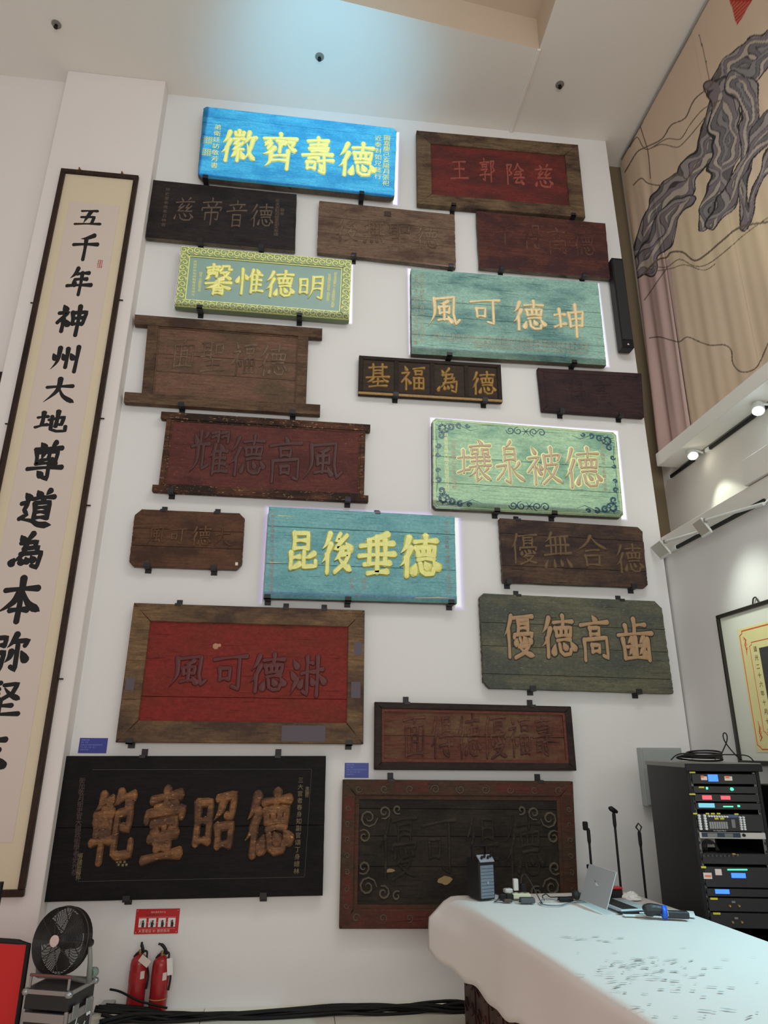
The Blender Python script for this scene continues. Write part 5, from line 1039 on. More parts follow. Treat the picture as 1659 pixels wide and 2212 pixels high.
MB().bbox((p.x, p.y, .035), (.085, .075, .062), .006).build('housing', plain('box_grey_white', (150, 152, 146), .5), t); MB().bbox((p.x+.005, p.y-.041, .04), (.05, .006, .035), .002).build('outlet', M_BLACK, t)
MB().tube(cr([(p.x+.04, p.y, .03), (p.x+.07, p.y-.01, .028), (p.x+.085, p.y-.03, .02)]), .004, 6).build('turquoise_wire', plain('turquoise', (60, 150, 140), .5), t)
MB().tube(cr([(p.x-.03, p.y-.04, .02), (p.x-.07, p.y-.06, .02), (p.x-.11, p.y-.09, .012), (p.x-.16, p.y-.10, .010)]), .009, 7).build('white_lead', plain('lead_grey', (140, 140, 138), .5), t)
def red_screen():
    y = 4.95; a = W(0, 2036, y); b = W(62, 2026, y); M_R = plain('red_stretch_fabric', (172, 26, 24), .7, k=1.5); x1 = b.x+.005; x0 = x1-.95; zt = a.z-.012
    t = thing('red_folding_screen', 'red fabric panel with a curved black rim, cut off by the left edge', 'screen', ((x0+x1)/2, y, 0))
    n = 16; top = [(x0+(x1-x0)*k/n, y, zt+.03*math.sin(math.pi*k/n)**.6) for k in range(n+1)]
    front = [(x0, y-.012, .02)]+[(p_[0], y-.012, p_[2]) for p_ in top]+[(x1, y-.012, .02)]; back = [(v[0], y+.012, v[2]) for v in front]
    MB().prism(front, back).build('fabric', M_R, t, fix=True)
    MB().tube([(x0, y, .0)]+top+[(x1+.004, y, .0)], .016, 8).build('black_rim', M_BLACK, t)
    for xx in (x0+.1, x1-.1): MB().bbox((xx, y, .008), (.04, .3, .016), .004).build('foot', M_BLACK, t)
red_screen()
a = W(7, 1906, 5.0); t = thing('black_pole', 'black pole cut off by the left edge above the red fabric panel', 'pole', (a.x-.02, 5.02, 0))
MB().tube([(a.x-.02, 5.02, .01), (a.x-.02, 5.02, a.z)], .016, 10).build('tube', M_BLACK, t); MB().lathe([(.1, 0), (.1, .012), (.02, .02)], (a.x-.02, 5.02, 0), 20).build('base', M_BLACK, t)

# ------------------------------------------------------------------ wall cabinet with conduit
a, b = W(1385, 1615, 5.58), W(1472, 1613, 5.58); c_ = W(1412, 1742, 5.58)
M_GREY = plain('grey_enamel', (140, 148, 146), .4, k=1.3)
t = thing('wall_cabinet', 'grey metal cabinet on the wall behind the equipment rack', 'cabinet', ((a.x+b.x)/2, WALL, c_.z))
MB().bbox(((a.x+b.x)/2, 5.626, (a.z+c_.z)/2), (b.x-a.x, .08, a.z-c_.z), .004).build('body', M_GREY, t)
MB().bbox(((a.x+b.x)/2, 5.582, (a.z+c_.z)/2), (b.x-a.x-.02, .01, a.z-c_.z-.02), .003).build('door', M_GREY, t)
xx = c_.x+.13
t2 = thing('cable_trunking', 'narrow stained trunking running down the wall from the grey cabinet', 'trunking', (xx, WALL, .05))
MB().bbox((xx, 5.655, c_.z/2+.0), (.03, .022, c_.z-.1), .003).build('duct', wood('stained_trunking', (150, 140, 122), (120, 104, 82), (96, 80, 60), .4, vert=True), t2)

# ------------------------------------------------------------------ framed document on the right wall (plane x = 3.245)
def framed():
    X = 3.245; y0 = 5.0; z1 = WX(1555, 1330, X).z; z0 = WX(1659, 1653, X).z; y1 = 3.5
    t = thing('framed_rubbing', 'black framed cream document with orange red scroll borders on the right wall', 'picture', (X, (y0+y1)/2, z0)); f = .028; M_B = plain('black_frame', (34, 32, 26), .35, k=1.2)
    w, h = y0-y1, z1-z0
    for (cy, cz, sy, sz) in (((y0+y1)/2, z1-f/2, w, f), ((y0+y1)/2, z0+f/2, w, f), (y0-f/2, (z0+z1)/2, f, h-2*f-.001), (y1+f/2, (z0+z1)/2, f, h-2*f-.001)):
        MB().bbox((X-.018, cy, cz), (.034, sy, sz), .004).build('frame_rail', M_B, t)
    MB().box((X-.010, (y0+y1)/2, (z0+z1)/2), (.01, w-2*f+.004, h-2*f+.004)).build('mat_board', plain('white_mat', (214, 218, 206), .8, k=1.2), t)
    pa = WX(1596, 1356, X); ya, za, zb = pa.y, pa.z-.015, WX(1645, 1625, X).z
    MB().box((X-.0165, (ya+y1+.3)/2, (za+zb)/2), (.002, ya-y1-.3, za-zb)).build('cream_paper', plain('aged_paper', (222, 206, 150), .8, k=1.3, var=.08, scale=6), t)
    mb = MB(); put = lambda a, b, e: Vector((X-.018-e, a, b))
    def border(o, cut, wd):
        Y0, Z1, Z0, Y1 = ya-o, za-o, zb+o, y1+.3+o; c = cut
        pts = [(Y0-c*2, Z1), (Y0-c, Z1), (Y0-c, Z1-c*.6), (Y0, Z1-c), (Y0, Z1-c*2), (Y0, Z0+c), (Y0-c, Z0+c*.5), (Y0-c*1.4, Z0), (Y1, Z0)]
        ribbon(mb, [(Y1, Z1), ((Y1+Y0)/2, Z1), (Y0-c, Z1)], wd, put, .001, taper=False)
        for p_, q_ in zip(pts[1:-1], pts[2:]): ribbon(mb, [p_, ((p_[0]+q_[0])/2, (p_[1]+q_[1])/2), q_], wd*.8, put, .001, taper=False)
    border(.02, .03, .012); border(.115, .025, .008)
    for zc, s in ((za-.12, 1), (zb+.13, -1)):
        ribbon(mb, [(ya-.06, zc+s*.055), (ya-.085, zc+s*.03), (ya-.065, zc), (ya-.075, zc-s*.04), (ya-.07, zc-s*.08)], .016, put, .001)
        for k in range(3): ribbon(mb, curl(ya-.075, zc+s*(.03-k*.03), .014, k, 1, 1), .006, put, .001)
    mb.build('red_scroll_border', plain('vermilion', (206, 84, 40), .7, k=1.2), t)
    mb = MB(); s = '道光二十六年十月十六日'
    a = WX(1636, 1402, X)
    for i, ch in enumerate(s): text_line(mb, ch, (X-.019, a.y+.02, a.z-i*.062), (0, -1, 0), (0, 0, -1), .042)
    mb.build('lettering', plain('brown_ink', (120, 78, 44), .7, k=1.2), t)
    b_ = WX(1645, 1400, X)
    MB().box((X-.019, (b_.y+y1+.45)/2-.0, (b_.z+zb+.14)/2), (.002, b_.y-y1-.45, b_.z-zb-.14)).build('dark_rubbing', plain('rubbing_black', (58, 60, 62), .8, var=.5, scale=30), t)
    h_ = WX(1636, 1303, X); MB().tube(cr([(X-.01, h_.y+.04, z1), (X-.012, h_.y+.02, z1+.04), (X-.012, h_.y-.01, z1+.045), (X-.01, h_.y-.03, z1)]), .005, 6).build('hanging_ring', M_B, t)
framed()

# ------------------------------------------------------------------ track lights and wall washers
M_LAMPW = plain('lamp_white', (206, 210, 206), .4, k=1.2)
def track(name, y0, y1, x, z, lb):
    t = thing(name, lb, 'track', (x, (y0+y1)/2, z)); MB().bbox((x, (y0+y1)/2, z), (.02, y0-y1, .03), .002).build('rail', M_BLACK, t); MB().bbox((x, y0+.03, z), (.03, .06, .036), .003).build('end_feed', M_LAMPW, t); return t
track('lighting_track', 5.84, 5.42, 3.507, 4.245, 'short far length of black lighting track in the corner below the beam')
track('lighting_track', 5.16, 4.36, 3.507, 4.245, 'nearer long length of black lighting track between the two lit lamps')
track('lighting_track', 5.40, 4.20, 3.207, 3.385, 'black lighting track along the lower white band of the right wall')
for (px, py, lb, col, es) in ((1497, 985, 'lit warm white spot lamp nearer the corner', (255, 250, 226), 14), (1638, 888, 'lit cool white spot lamp near the right edge', (226, 244, 255), 20)):
    p = WX(px, py, 3.40); t = thing('track_spotlight', lb, 'lamp', p, group='lit track spotlights'); d = Vector((-.35, -.35, -.8)).normalized() if px > 1600 else Vector((-.2, -.5, -.8)).normalized()
    e = d.to_track_quat('Z', 'Y').to_euler()
    MB().lathe([(.025, -.10), (.042, -.08), (.048, -.005), (.044, 0)], p, 20, e).build('housing', M_LAMPW, t, smooth=False)
    MB().lathe([(.041, .0008), (.030, .010), (.01, .016)], p, 20, e).build('lens', plain('lit_lens', (255, 255, 255), .3, emit=col, es=es), t, smooth=True)
    MB().tube([(p.x+.02, p.y, p.z+.06), (3.50, p.y, 4.245)], .010, 8).build('stem', M_LAMPW, t)
def washer(quad, lb, rims, arm, pc):
    X = 3.1; Q = [WX(a, b, X) for a, b in quad]; c = (Q[0]+Q[1]+Q[2]+Q[3])/4; t = thing('wall_washer', lb, 'lamp', tuple(c), group='unlit wall washers')
    MB().prism([q_+Vector((-.006, 0, 0)) for q_ in Q], [q_+Vector((.006, 0, 0)) for q_ in Q]).build('head', pc, t, fix=True)
    for i, j in rims: MB().tube([Q[i], Q[j]], .0095, 8).build('rim', M_LAMPW, t)
    a, b = WX(*arm[0], 3.1), WX(*arm[1], 3.13)
    MB().tube([a, b], .013, 10).build('driver_tube', M_LAMPW, t); MB().lathe([(.016, -.014), (.016, .014)], a, 10).build('swivel', M_STEEL, t)
    MB().tube([b, (3.20, b.y-.02, 3.385)], .006, 6).build('track_adapter', M_LAMPW, t)
washer([(1406, 1183), (1426, 1168), (1448, 1194), (1428, 1207)], 'square wall washer lamp at the corner of the wall', ((1, 2), (2, 3)), ((1437, 1170), (1508, 1150)), plain('washer_plate', (176, 176, 168), .4, k=1.2))
washer([(1497, 1133), (1515, 1120), (1537, 1148), (1518, 1160)], 'wall washer lamp with a long white tube, nearer the right edge', ((1, 2), (2, 3)), ((1524, 1124), (1650, 1088)), plain('beige_washer_plate', (158, 150, 140), .5))  # beige plate, darker than on the corner washer
a = WX(1648, 990, 3.519); t = thing('air_vent', 'small louvred air vent at the right edge of the upper wall', 'vent', (3.52, a.y-.16, a.z-.14))
MB().bbox((3.513, a.y-.16, a.z-.07), (.012, .34, .16), .003).build('frame', M_LAMPW, t)
for k in range(6): MB().box((3.503, a.y-.16, a.z-.015-k*.023), (.008, .30, .010), (0, R(30), 0)).build('louvre', M_BLACK, t)
struct('trim_duct_box', MB().bbox((3.36, 3.75, 3.66), (.32, 1.25, .20), .005), M_BEAM)

# ------------------------------------------------------------------ microphone stands
def stand(px, top_py, y, lb, kind):
    p = W(px, top_py, y); x, zt = p.x, p.z; t = thing('microphone_stand', lb, 'stand', (x, y, 0), group='microphone stands')
    MB().lathe([(.08, 0), (.08, .014), (.03, .024), (.016, .04)], (x, y, 0), 24).build('base', M_BLACK, t)
    MB().tube([(x, y, .03), (x, y, .62)], .012, 10).build('lower_tube', M_BLACK, t); MB().tube([(x, y, .56), (x, y, zt-.08)], .0085, 10).build('upper_tube', M_BLACK, t)
    MB().lathe([(.016, .58), (.020, .60), (.020, .66), (.015, .68)], (x, y, 0), 14).build('clutch', M_BLACK, t)
    MB().lathe([(.009, zt-.12), (.013, zt-.10), (.013, zt-.03), (.008, zt-.015)], (x, y, 0), 12).build('neck', M_BLACK, t)
    if kind == 'boom':
        MB().bbox((x-.02, y, zt+.0), (.035, .03, .06), .006).build('clip', M_BLACK, t)
        MB().tube([(x+.04, y-.01, zt-.34), (x+.055, y-.01, .62)], .010, 8).build('boom_tube', M_BLACK, t); MB().bbox((x+.03, y, zt-.34), (.085, .035, .045), .008).build('joint', M_BLACK, t); MB().lathe([(.016, -.01), (.016, .014)], (x-.02, y, zt-.27), 12, (0, R(90), 0)).build('knob', M_BLACK, t)
    elif kind == 'mic':
        MB().tube([(x-.035, y, zt+.016), (x-.02, y, zt+.012), (x+.005, y, zt-.004), (x+.03, y, zt-.014)], [.008, .019, .019, .010], 12).build('clip', M_BLACK, t, smooth=True)
    else:
        q = [(x-.022, y, zt+.01), (x, y, zt+.036), (x+.022, y, zt+.012), (x+.004, y, zt-.022), (x-.022, y, zt+.01)]; MB().tube(q, .0055, 8).build('clip', M_BLACK, t)
stand(1270, 1784, 5.30, 'black boom microphone stand, left of the three behind the table', 'boom')
stand(1325, 1750, 5.30, 'tallest black microphone stand, in the middle behind the table', 'mic')
stand(1380, 1790, 5.24, 'black microphone stand with an open square clip, beside the rack', 'clip')

# ------------------------------------------------------------------ draped table
TR_ = R(6.0); TH = .80; TO = Vector((1.05, 4.86, 0)); TW, TL_ = 1.19, 3.1
ct, st = math.cos(TR_), math.sin(TR_)
def TP(u, v, z=TH): return Vector((TO.x+u*ct+v*st, TO.y+u*st*.35-v*ct, z))   # u across, v towards the viewer
M_DRAPE = plain('white_table_drape', (200, 196, 192), .9, k=1.25, bump=.25, scale=60)
M_CARV = wood('dark_carved_wood', (56, 34, 30), (70, 44, 36), (40, 26, 24), .4, rough=.45, bump=1.0, vert=True)
tt = thing('carved_counter', 'dark carved wooden counter under the white drape', 'table', tuple(TP(TW/2, 1.2, 0)), group=None)
def boxUV(mb, u0, v0, u1, v1, z0, z1):
    P4 = [(u0, v0), (u1, v0), (u1, v1), (u0, v1)]; mb.add([TP(u, v, z0) for u, v in P4]+[TP(u, v, z1) for u, v in P4], [(0, 1, 2, 3), (7, 6, 5, 4), (4, 5, 1, 0), (5, 6, 2, 1), (6, 7, 3, 2), (7, 4, 0, 3)]); return mb
boxUV(MB(), .022, .05, TW-.03, TL_-.05, .0, TH-.014).build('body', M_CARV, tt, fix=True)
r_ = random.Random(2)
for k in range(14):
    v0 = .05+k*.215; boxUV(MB(), .012, v0+.01, .022, v0+.195, .04, TH-.05).build('side_panel', M_CARV, tt, fix=True)
mb = MB()
for k in range(14):
    v0 = .05+k*.215
    for i in range(5):
        z = .12+i*.13; c0 = TP(.010, v0+.1, z); d = (TP(0, 1, 0)-TP(0, 0, 0)).normalized()
        for s in (1, -1): mb.tube([c0+d*(s*.01), c0+d*(s*.05)+Vector((0, 0, .03)), c0+d*(s*.075)+Vector((0, 0, -.01)), c0+d*(s*.04)+Vector((0, 0, -.03))], .008, 5)
mb.build('carved_relief', M_CARV, tt)['kind'] = 'stuff'
def drape():
    t = tagp(bpy.data.objects.new('table_drape', None), 'white cloth with dark scuffs draped over the carved counter', 'tablecloth'); COL.objects.link(t); t.location = TP(TW/2, 1.2, TH); ORG[t.name] = Vector(t.location)
    nu, nv = 60, 150; vs = []; fs = []
    hem0 = .27
    for j in range(nv+1):
        v = -.03+(TL_+.06)*(j/nv)
        for i in range(nu+1):
            s = -(.30)+(TW+.30+.22)*(i/nu)       # arc length across
            hang = 0; u = s; out = 0
            if s < 0: hang = -s; u = 0; side = -1
            elif s > TW: hang = s-TW; u = TW; side = 1
            else: side = 0
            z = TH+.004-.004*(1 if side else 0)
            if side:
                L_ = (.30 if side < 0 else .22); L2 = L_*(1+.10*math.sin(v*5.2+1)) if side > 0 else (.31+.09*min(1, max(0, v)/.35)+.016*math.sin(v*9+1)+.008*math.sin(v*23))
                hh = hang/L_*L2; rd = .03
                if hh < rd*1.57: a = hh/rd; u2 = rd*math.sin(a); dz = rd*(1-math.cos(a))
                else: u2 = rd; dz = rd+(hh-rd*1.57)
                flare = .012*math.sin(v*7+2)*min(1, hang/.2)+(.135*max(0, 1-v/.75)**1.3*min(1, hang/.13) if side < 0 else 0)
                u = u+side*(u2+.002+flare); z = TH+.004-dz
            else: z += .0015*math.sin(u*9+v*4)*math.sin(v*7)
            dv = 0
            vs.append(TP(u, v, z))
            if v < 0 and False: pass
        # end
    for j in range(nv):
        for i in range(nu): a = j*(nu+1)+i; fs.append((a, a+1, a+nu+2, a+nu+1))
    # far end fall
    base = len(vs); i0 = int(.31/(TW+.52)*nu)+1; i1 = int((TW+.28)/(TW+.52)*nu)
    for k in range(1, 8):
        for i in range(nu+1):
            p = Vector(vs[i]); q = TP(0, -.03-.012*k, 0)-TP(0, -.03, 0); vs.append(Vector((p.x+q.x, p.y+q.y, p.z-.034*k)))
    for k in range(7):
        r0 = (base+(k-1)*(nu+1)) if k else 0
        for i in range(i0, i1): fs.append((r0+i, base+k*(nu+1)+i, base+k*(nu+1)+i+1, r0+i+1))
    o = MB().add(vs, fs).build('cloth', M_DRAPE, t, smooth=True); m = o.modifiers.new('thickness', 'SOLIDIFY'); m.thickness = .004; m.offset = 1
    return t
td = drape()
M_SCUFF = plain('grey_scuff', (150, 156, 152), .9, k=1.3); mb = MB(); r_ = random.Random(12)
for k in range(120):
    if k < 14: px, py = 1225+r_.uniform(-15, 130), 2027+r_.gauss(0, 3)
    elif k < 90: px, py = r_.gauss(1400, 70), r_.gauss(2092, 16)
    else: px, py = r_.uniform(1330, 1640), r_.uniform(2120, 2200)
    p = WZ(px, py, TH+.009); a, b = r_.uniform(.006, .03), r_.uniform(.002, .007); an = r_.uniform(-.5, .5); n = 9
    P_ = [(a*math.cos(x)*r_.uniform(.6, 1.1), b*math.sin(x)*r_.uniform(.5, 1.2)) for x in [q_*6.283/n for q_ in range(n)]]
    mb.add([(p.x+x*math.cos(an)-y*math.sin(an), p.y+x*math.sin(an)+y*math.cos(an), TH+.0105) for x, y in P_], [tuple(range(n))])
mb.build('scuff_mark', M_SCUFF, td)['kind'] = 'stuff'
TZ = TH+.0105

# things on the table
def tabletop():
    # small portable loudspeaker
    a = WZ(1013, 1938, TZ); b = WZ(1037, 1947, TZ); w, d = .115, .155
    t = thing('portable_loudspeaker', 'small black portable loudspeaker with a carry handle and grey grille on the table', 'loudspeaker', tuple(b), (0, 0, R(18)), local=True)
    M_G = plain('grille_grey', (112, 122, 134), .5, k=.9, bump=.5, scale=500)
    MB().bbox((w/2, d/2, .115), (w, d, .225), .008).build('cabinet', M_BLACK, t)
    MB().bbox((w/2, .000, .105), (w-.018, .010, .185), .003).build('grille', M_G, t)
    for k in range(9): MB().box((w/2, -.0055, .028+k*.019), (w-.022, .002, .0012)).build('grille_bar', M_BLACK, t)
    MB().box((w/2, .012, .235), (w-.01, .055, .006), (R(38), 0, 0)).build('control_panel', plain('panel_silver', (170, 176, 186), .4, k=.8), t)
    for k in range(4): MB().lathe([(.008, 0), (.008, .014), (.005, .016)], (w*.2+k*w*.2, .002+.006*(k % 2), .238+.006*(k % 2)), 10, (R(38), 0, 0)).build('knob', M_BLACK, t)
    MB().bbox((w/2, .08, .30), (w-.01, .03, .012), .004).build('handle', M_BLACK, t)
    for s in (.008, w-.008): MB().bbox((s, .085, .26), (.010, .03, .08), .003).build('handle_post', M_BLACK, t)
    MB().lathe([(.009, 0), (.009, .003)], (w/2, -.006, .10), 14, (R(90), 0, 0)).build('badge', M_STEEL, t)
    def at(px, py, z=TZ): return WZ(px, py, z)
    # power strip with plugs
    c = at(1122, 1941); t = thing('power_strip', 'cream power strip lying behind the small adapters on the table', 'power strip', tuple(c)); M_CR = plain('cream_plastic', (214, 214, 180), .5, k=.9)
    MB().bbox((c.x, c.y, TZ+.016), (.14, .05, .03), .005, (0, 0, R(-6))).build('housing', M_CR, t)
    for k in range(3): MB().box((c.x-.04+k*.04, c.y, TZ+.032), (.018, .016, .002)).build('socket', plain('socket_slot', (90, 90, 84), .6), t)
    c = at(1117, 1936); t = thing('white_plug_adapter', 'tall white plug adapter standing on the cream power strip', 'adapter', (c.x, c.y, TZ+.032)); MB().bbox((c.x-.008, c.y-.006, TZ+.068), (.032, .03, .068), .004).build('body', plain('adapter_white', (236, 236, 236), .4, k=.9), t)
    c = at(1129, 1937); t = thing('black_plug_adapter', 'black plug adapter beside the tall white one', 'adapter', (c.x, c.y, TZ+.032)); MB().bbox((c.x+.006, c.y-.004, TZ+.054), (.034, .03, .045), .004).build('body', M_BLACK, t)
    c = at(1098, 1937); t = thing('white_charger', 'white charger lying left of the tall adapter', 'charger', tuple(c)); MB().bbox((c.x, c.y, TZ+.035), (.055, .04, .025), .006, (0, 0, .2)).build('body', plain('charger_white', (220, 220, 220), .4, k=.9), t)
    for px, py, sx, sy, sz, lb, mt in ((1085, 1943, .035, .04, .032, 'left black adapter in the cluster beside the portable loudspeaker', M_BLACK), (1101, 1943, .045, .04, .032, 'right black adapter in the cluster beside the portable loudspeaker', M_BLACK), (1097, 1949, .05, .03, .018, 'flat brown black adapter in front of the black pair', plain('brown_plastic', (66, 56, 48), .4)), (1139, 1950, .09, .05, .028, 'dark grey box adapter in front of the cream power strip', plain('grey_plastic', (66, 70, 76), .4)), (1222, 1946, .09, .045, .02, 'black laptop power brick among the looped cables', M_BLACK)):
        c = at(px, py); t = thing('power_adapter', lb, 'adapter', (c.x, c.y, TZ)); MB().bbox((c.x, c.y, TZ+sz/2), (sx, sy, sz), .004, (0, 0, R(-4))).build('body', mt, t); MB().tube([(c.x-sx/2-.008, c.y, TZ+.006), (c.x-sx/2+.002, c.y, TZ+.008)], .004, 6).build('strain_relief', M_BLACK, t)
    def cab(name, lb, pts, r, mt):
        P_ = [Vector((*at(x, y, TZ)[:2], TZ+r+z)) for x, y, z in pts]; c0 = P_[len(P_)//2]; t = tagp(bpy.data.objects.new(name, None), lb, 'cable'); COL.objects.link(t); t.location = c0; ORG[t.name] = Vector(c0)
        MB().tube(cr(P_, 7), r, 7).build('lead', mt, t, smooth=True); MB().tube([P_[-1], P_[-1]+(P_[-1]-P_[-2]).normalized()*.02], r*1.8, 8).build('plug', mt, t)
    M_CB = plain('charcoal_cable', (52, 54, 58), .4, k=1.0)
    cab('arched_cable', 'cable rising in an arch from the power strip', [(1127, 1938, .05), (1128, 1936, .10), (1134, 1936, .125), (1142, 1938, .11), (1155, 1942, .055), (1164, 1945, .012), (1170, 1952, .002)], .003, M_CB)
    cab('looped_cable', 'grey cable lying in a wide loop on the table', [(1205, 1946, .0), (1180, 1947, .012), (1170, 1948, .004), (1168, 1953, 0), (1185, 1957, 0), (1210, 1957, 0), (1225, 1953, 0), (1250, 1950, 0), (1275, 1948, 0)], .0035, plain('light_grey_cable', (116, 124, 132), .4, k=.9))
    cab('looped_cable', 'black cable looping over itself beside the power brick', [(1176, 1946, .0), (1172, 1943, .014), (1180, 1941, .022), (1186, 1943, .014), (1192, 1941, 0.004), (1202, 1939, .0), (1220, 1939, .0), (1236, 1938, .0)], .0035, M_CB)
    cab('thin_cable', 'thin cable tangled between the portable loudspeaker and the adapters', [(1068, 1940, .02), (1073, 1938, .015), (1078, 1941, .01), (1074, 1946, 0), (1068, 1949, 0), (1080, 1950, 0), (1090, 1950, .0), (1112, 1947, 0), (1125, 1948, 0)], .0025, M_CB)
    c = at(1250, 1944); t = thing('desk_microphone_head', 'black ribbed microphone head lying near the laptop', 'microphone', tuple(c)); MB().tube([(c.x-.035, c.y, TZ+.025), (c.x-.02, c.y, TZ+.027), (c.x+.0, c.y, TZ+.025)], [.018, .026, .024], 14).build('windshield', plain('ribbed_black', (38, 38, 40), .6, bump=.8, scale=300), t, smooth=True); MB().tube([(c.x, c.y, TZ+.025), (c.x+.05, c.y+.01, TZ+.022)], [.018, .015], 12).build('body', plain('gunmetal', (84, 80, 78), .3, .6), t)
    cab('coiled_lead', 'black lead bunched behind the laptop lid', [(1275, 1942, .03), (1283, 1941, .01), (1278, 1944, .03), (1290, 1944, .0), (1282, 1940, .035), (1296, 1942, 0)], .005, M_CB)
    # laptop: hinge edge faces the viewer's left, lid leaning back
    hA, hB = WZ(1341, 1968, TZ+.012), WZ(1290, 1948, TZ+.012)   # hinge line near -> far
    d = (hB-hA); d.z = 0; L_ = .31; d.normalize(); n_ = Vector((d.y, -d.x, 0)); ang = math.atan2(d.y, d.x)
    t = thing('laptop', 'open silver laptop seen from behind its lid on the table', 'laptop', (hA.x, hA.y, TZ), (0, 0, ang), local=True)
    M_SIL = plain('silver_laptop', (176, 184, 188), .35, .3, k=1.2); S = -1  # local x along the hinge, base towards -y
    MB().bbox((L_/2, S*.108, .010), (L_, .214, .014), .004).build('base', M_SIL, t)
    MB().box((L_/2, S*.075, .0175), (L_*.88, .10, .002)).build('keyboard', plain('keyboard_black', (44, 50, 54), .6, k=1.0), t)
    for rr_ in range(5):
        for kk in range(13): MB().box((L_*.09+kk*L_*.0685, S*(.036+rr_*.0195), .0190), (L_*.058, .015, .0016)).build('key', M_BLACK if (rr_+kk) % 1 == 0 else M_BLACK, t)
    MB().box((L_/2, S*.168, .0172), (.10, .06, .001)).build('trackpad', plain('trackpad_grey', (150, 156, 158), .4), t)
    tilt = R(24); lh = .212; u = Vector((0, -S*math.sin(tilt), math.cos(tilt))); c = Vector((L_/2, 0.002, .020))+u*(lh/2)
    MB().bbox(c, (L_, .006, lh), .0025, (S*tilt*1.0 if S > 0 else tilt, 0, 0)).build('lid', M_SIL, t)
    f = Vector((0, math.cos(tilt), math.sin(tilt)*1))*(1)
    lg = c+f*.0040; e1 = Vector((1, 0, 0)); n = 18
    MB().add([lg+e1*(.016*math.cos(k*6.283/n))+u*(.019*math.sin(k*6.283/n)*(1-.12*math.cos(k*12.566/n))-.002) for k in range(n)], [tuple(range(n))]).build('lid_emblem', plain('emblem_white', (240, 240, 240), .2, k=1), t)
    MB().add([lg+e1*(.003+.010*math.cos(k*6.283/10)*.6)+u*(.026+.007*math.sin(k*6.283/10)) for k in range(10)], [tuple(range(10))]).build('emblem_leaf', plain('emblem_leaf', (90, 94, 98), .2), t)
    # tablet / book under laptop front, red black box with antenna, crumpled tissue, papers, umbrella
    c = at(1362, 1972); t = thing('black_tablet', 'flat black tablet lying in front of the laptop base', 'tablet', tuple(c), (0, 0, ang+R(90)), local=True); MB().bbox((0, 0, .005), (.16, .03, .008), .002).build('body', M_BLACK, t)
    c = at(1334, 1944); t = thing('radio_receiver', 'black box with a red top and thin aerial behind the laptop', 'radio', (c.x, c.y+.05, TZ)); y_ = c.y+.05
    MB().bbox((c.x, y_, TZ+.028), (.10, .06, .052), .006).build('body', M_BLACK, t); MB().bbox((c.x, y_, TZ+.060), (.102, .062, .012), .004).build('red_top', M_RED, t); MB().tube([(c.x-.02, y_, TZ+.066), (c.x-.055, y_, TZ+.13)], .0025, 6).build('aerial', M_BLACK, t)
    c = at(1364, 1942); mb = MB(); r_ = random.Random(4); vs = []; nn = 12
    for i in range(7):
        for j in range(nn): a_ = j*6.283/nn; q_ = math.sin(i/6*1.57); vs.append((c.x+(.055*q_*(1+r_.uniform(-.25, .25)))*math.cos(a_), c.y+.045*q_*(1+r_.uniform(-.25, .25))*math.sin(a_), TZ+.04*math.cos(i/6*1.57)*(1+r_.uniform(-.2, .2))))
    fs = [(i*nn+j, i*nn+(j+1) % nn, (i+1)*nn+(j+1) % nn, (i+1)*nn+j) for i in range(6) for j in range(nn)]
    tagp(mb.add(vs, fs).build('crumpled_tissue', plain('tissue', (226, 226, 222), .9, k=1.1), None), 'crumpled white tissue behind the laptop keyboard', 'tissue')
    for (px, py, w_, h_, rz, lb) in ((1440, 1972, .30, .16, -.45, 'larger white sheet of paper right of the laptop'), (1378, 1979, .16, .05, -.2, 'narrow white leaflet in front of the laptop')):
        c = at(px, py); t = tagp(MB().bbox((0, 0, .002), (w_, h_, .003), .0008).build('paper_sheet', plain('sheet_white', (210, 216, 216), .8, k=1.1), None), lb, 'paper', 'loose papers'); t.location = (c.x, c.y, TZ+(.001)); t.rotation_euler = (0, 0, rz)
    a, b = at(1392, 1983), at(1489, 1987); d = (b-a); L_ = d.length; ang = math.atan2(d.y, d.x)
    t = thing('folded_umbrella', 'black folded umbrella fastened with a blue band, right of the laptop', 'umbrella', (a.x, a.y, a.z+.004), (0, 0, ang), local=True)
    M_NY = plain('black_nylon', (34, 36, 40), .45, k=1.1, bump=.6, scale=50)
    MB().tube(cr([(0, 0, .028), (.03, 0, .038), (.09, .002, .038), (L_*.42, 0, .030)]), [.016, .022, .027, .030, .032, .032, .033, .033, .032, .030, .029, .028, .026, .025, .023, .022, .021, .020, .018][:19], 12).build('folds', M_NY, t, smooth=False)
    MB().bbox((L_*.73, 0, .020), (L_*.54, .045, .036), .006).build('sleeve', M_NY, t)
    MB().lathe([(.030, 0), (.036, .006), (.033, .016), (.036, .024), (.030, .028)], (L_*.40, 0, .030), 16, (0, R(90), 0)).build('blue_band', plain('blue_ribbon', (24, 84, 190), .5, k=1.3), t); MB().box((L_*.49, -.024, .028), (.018, .003, .026)).build('yellow_tab', plain('yellow_tab', (220, 200, 40), .6), t)
tabletop()

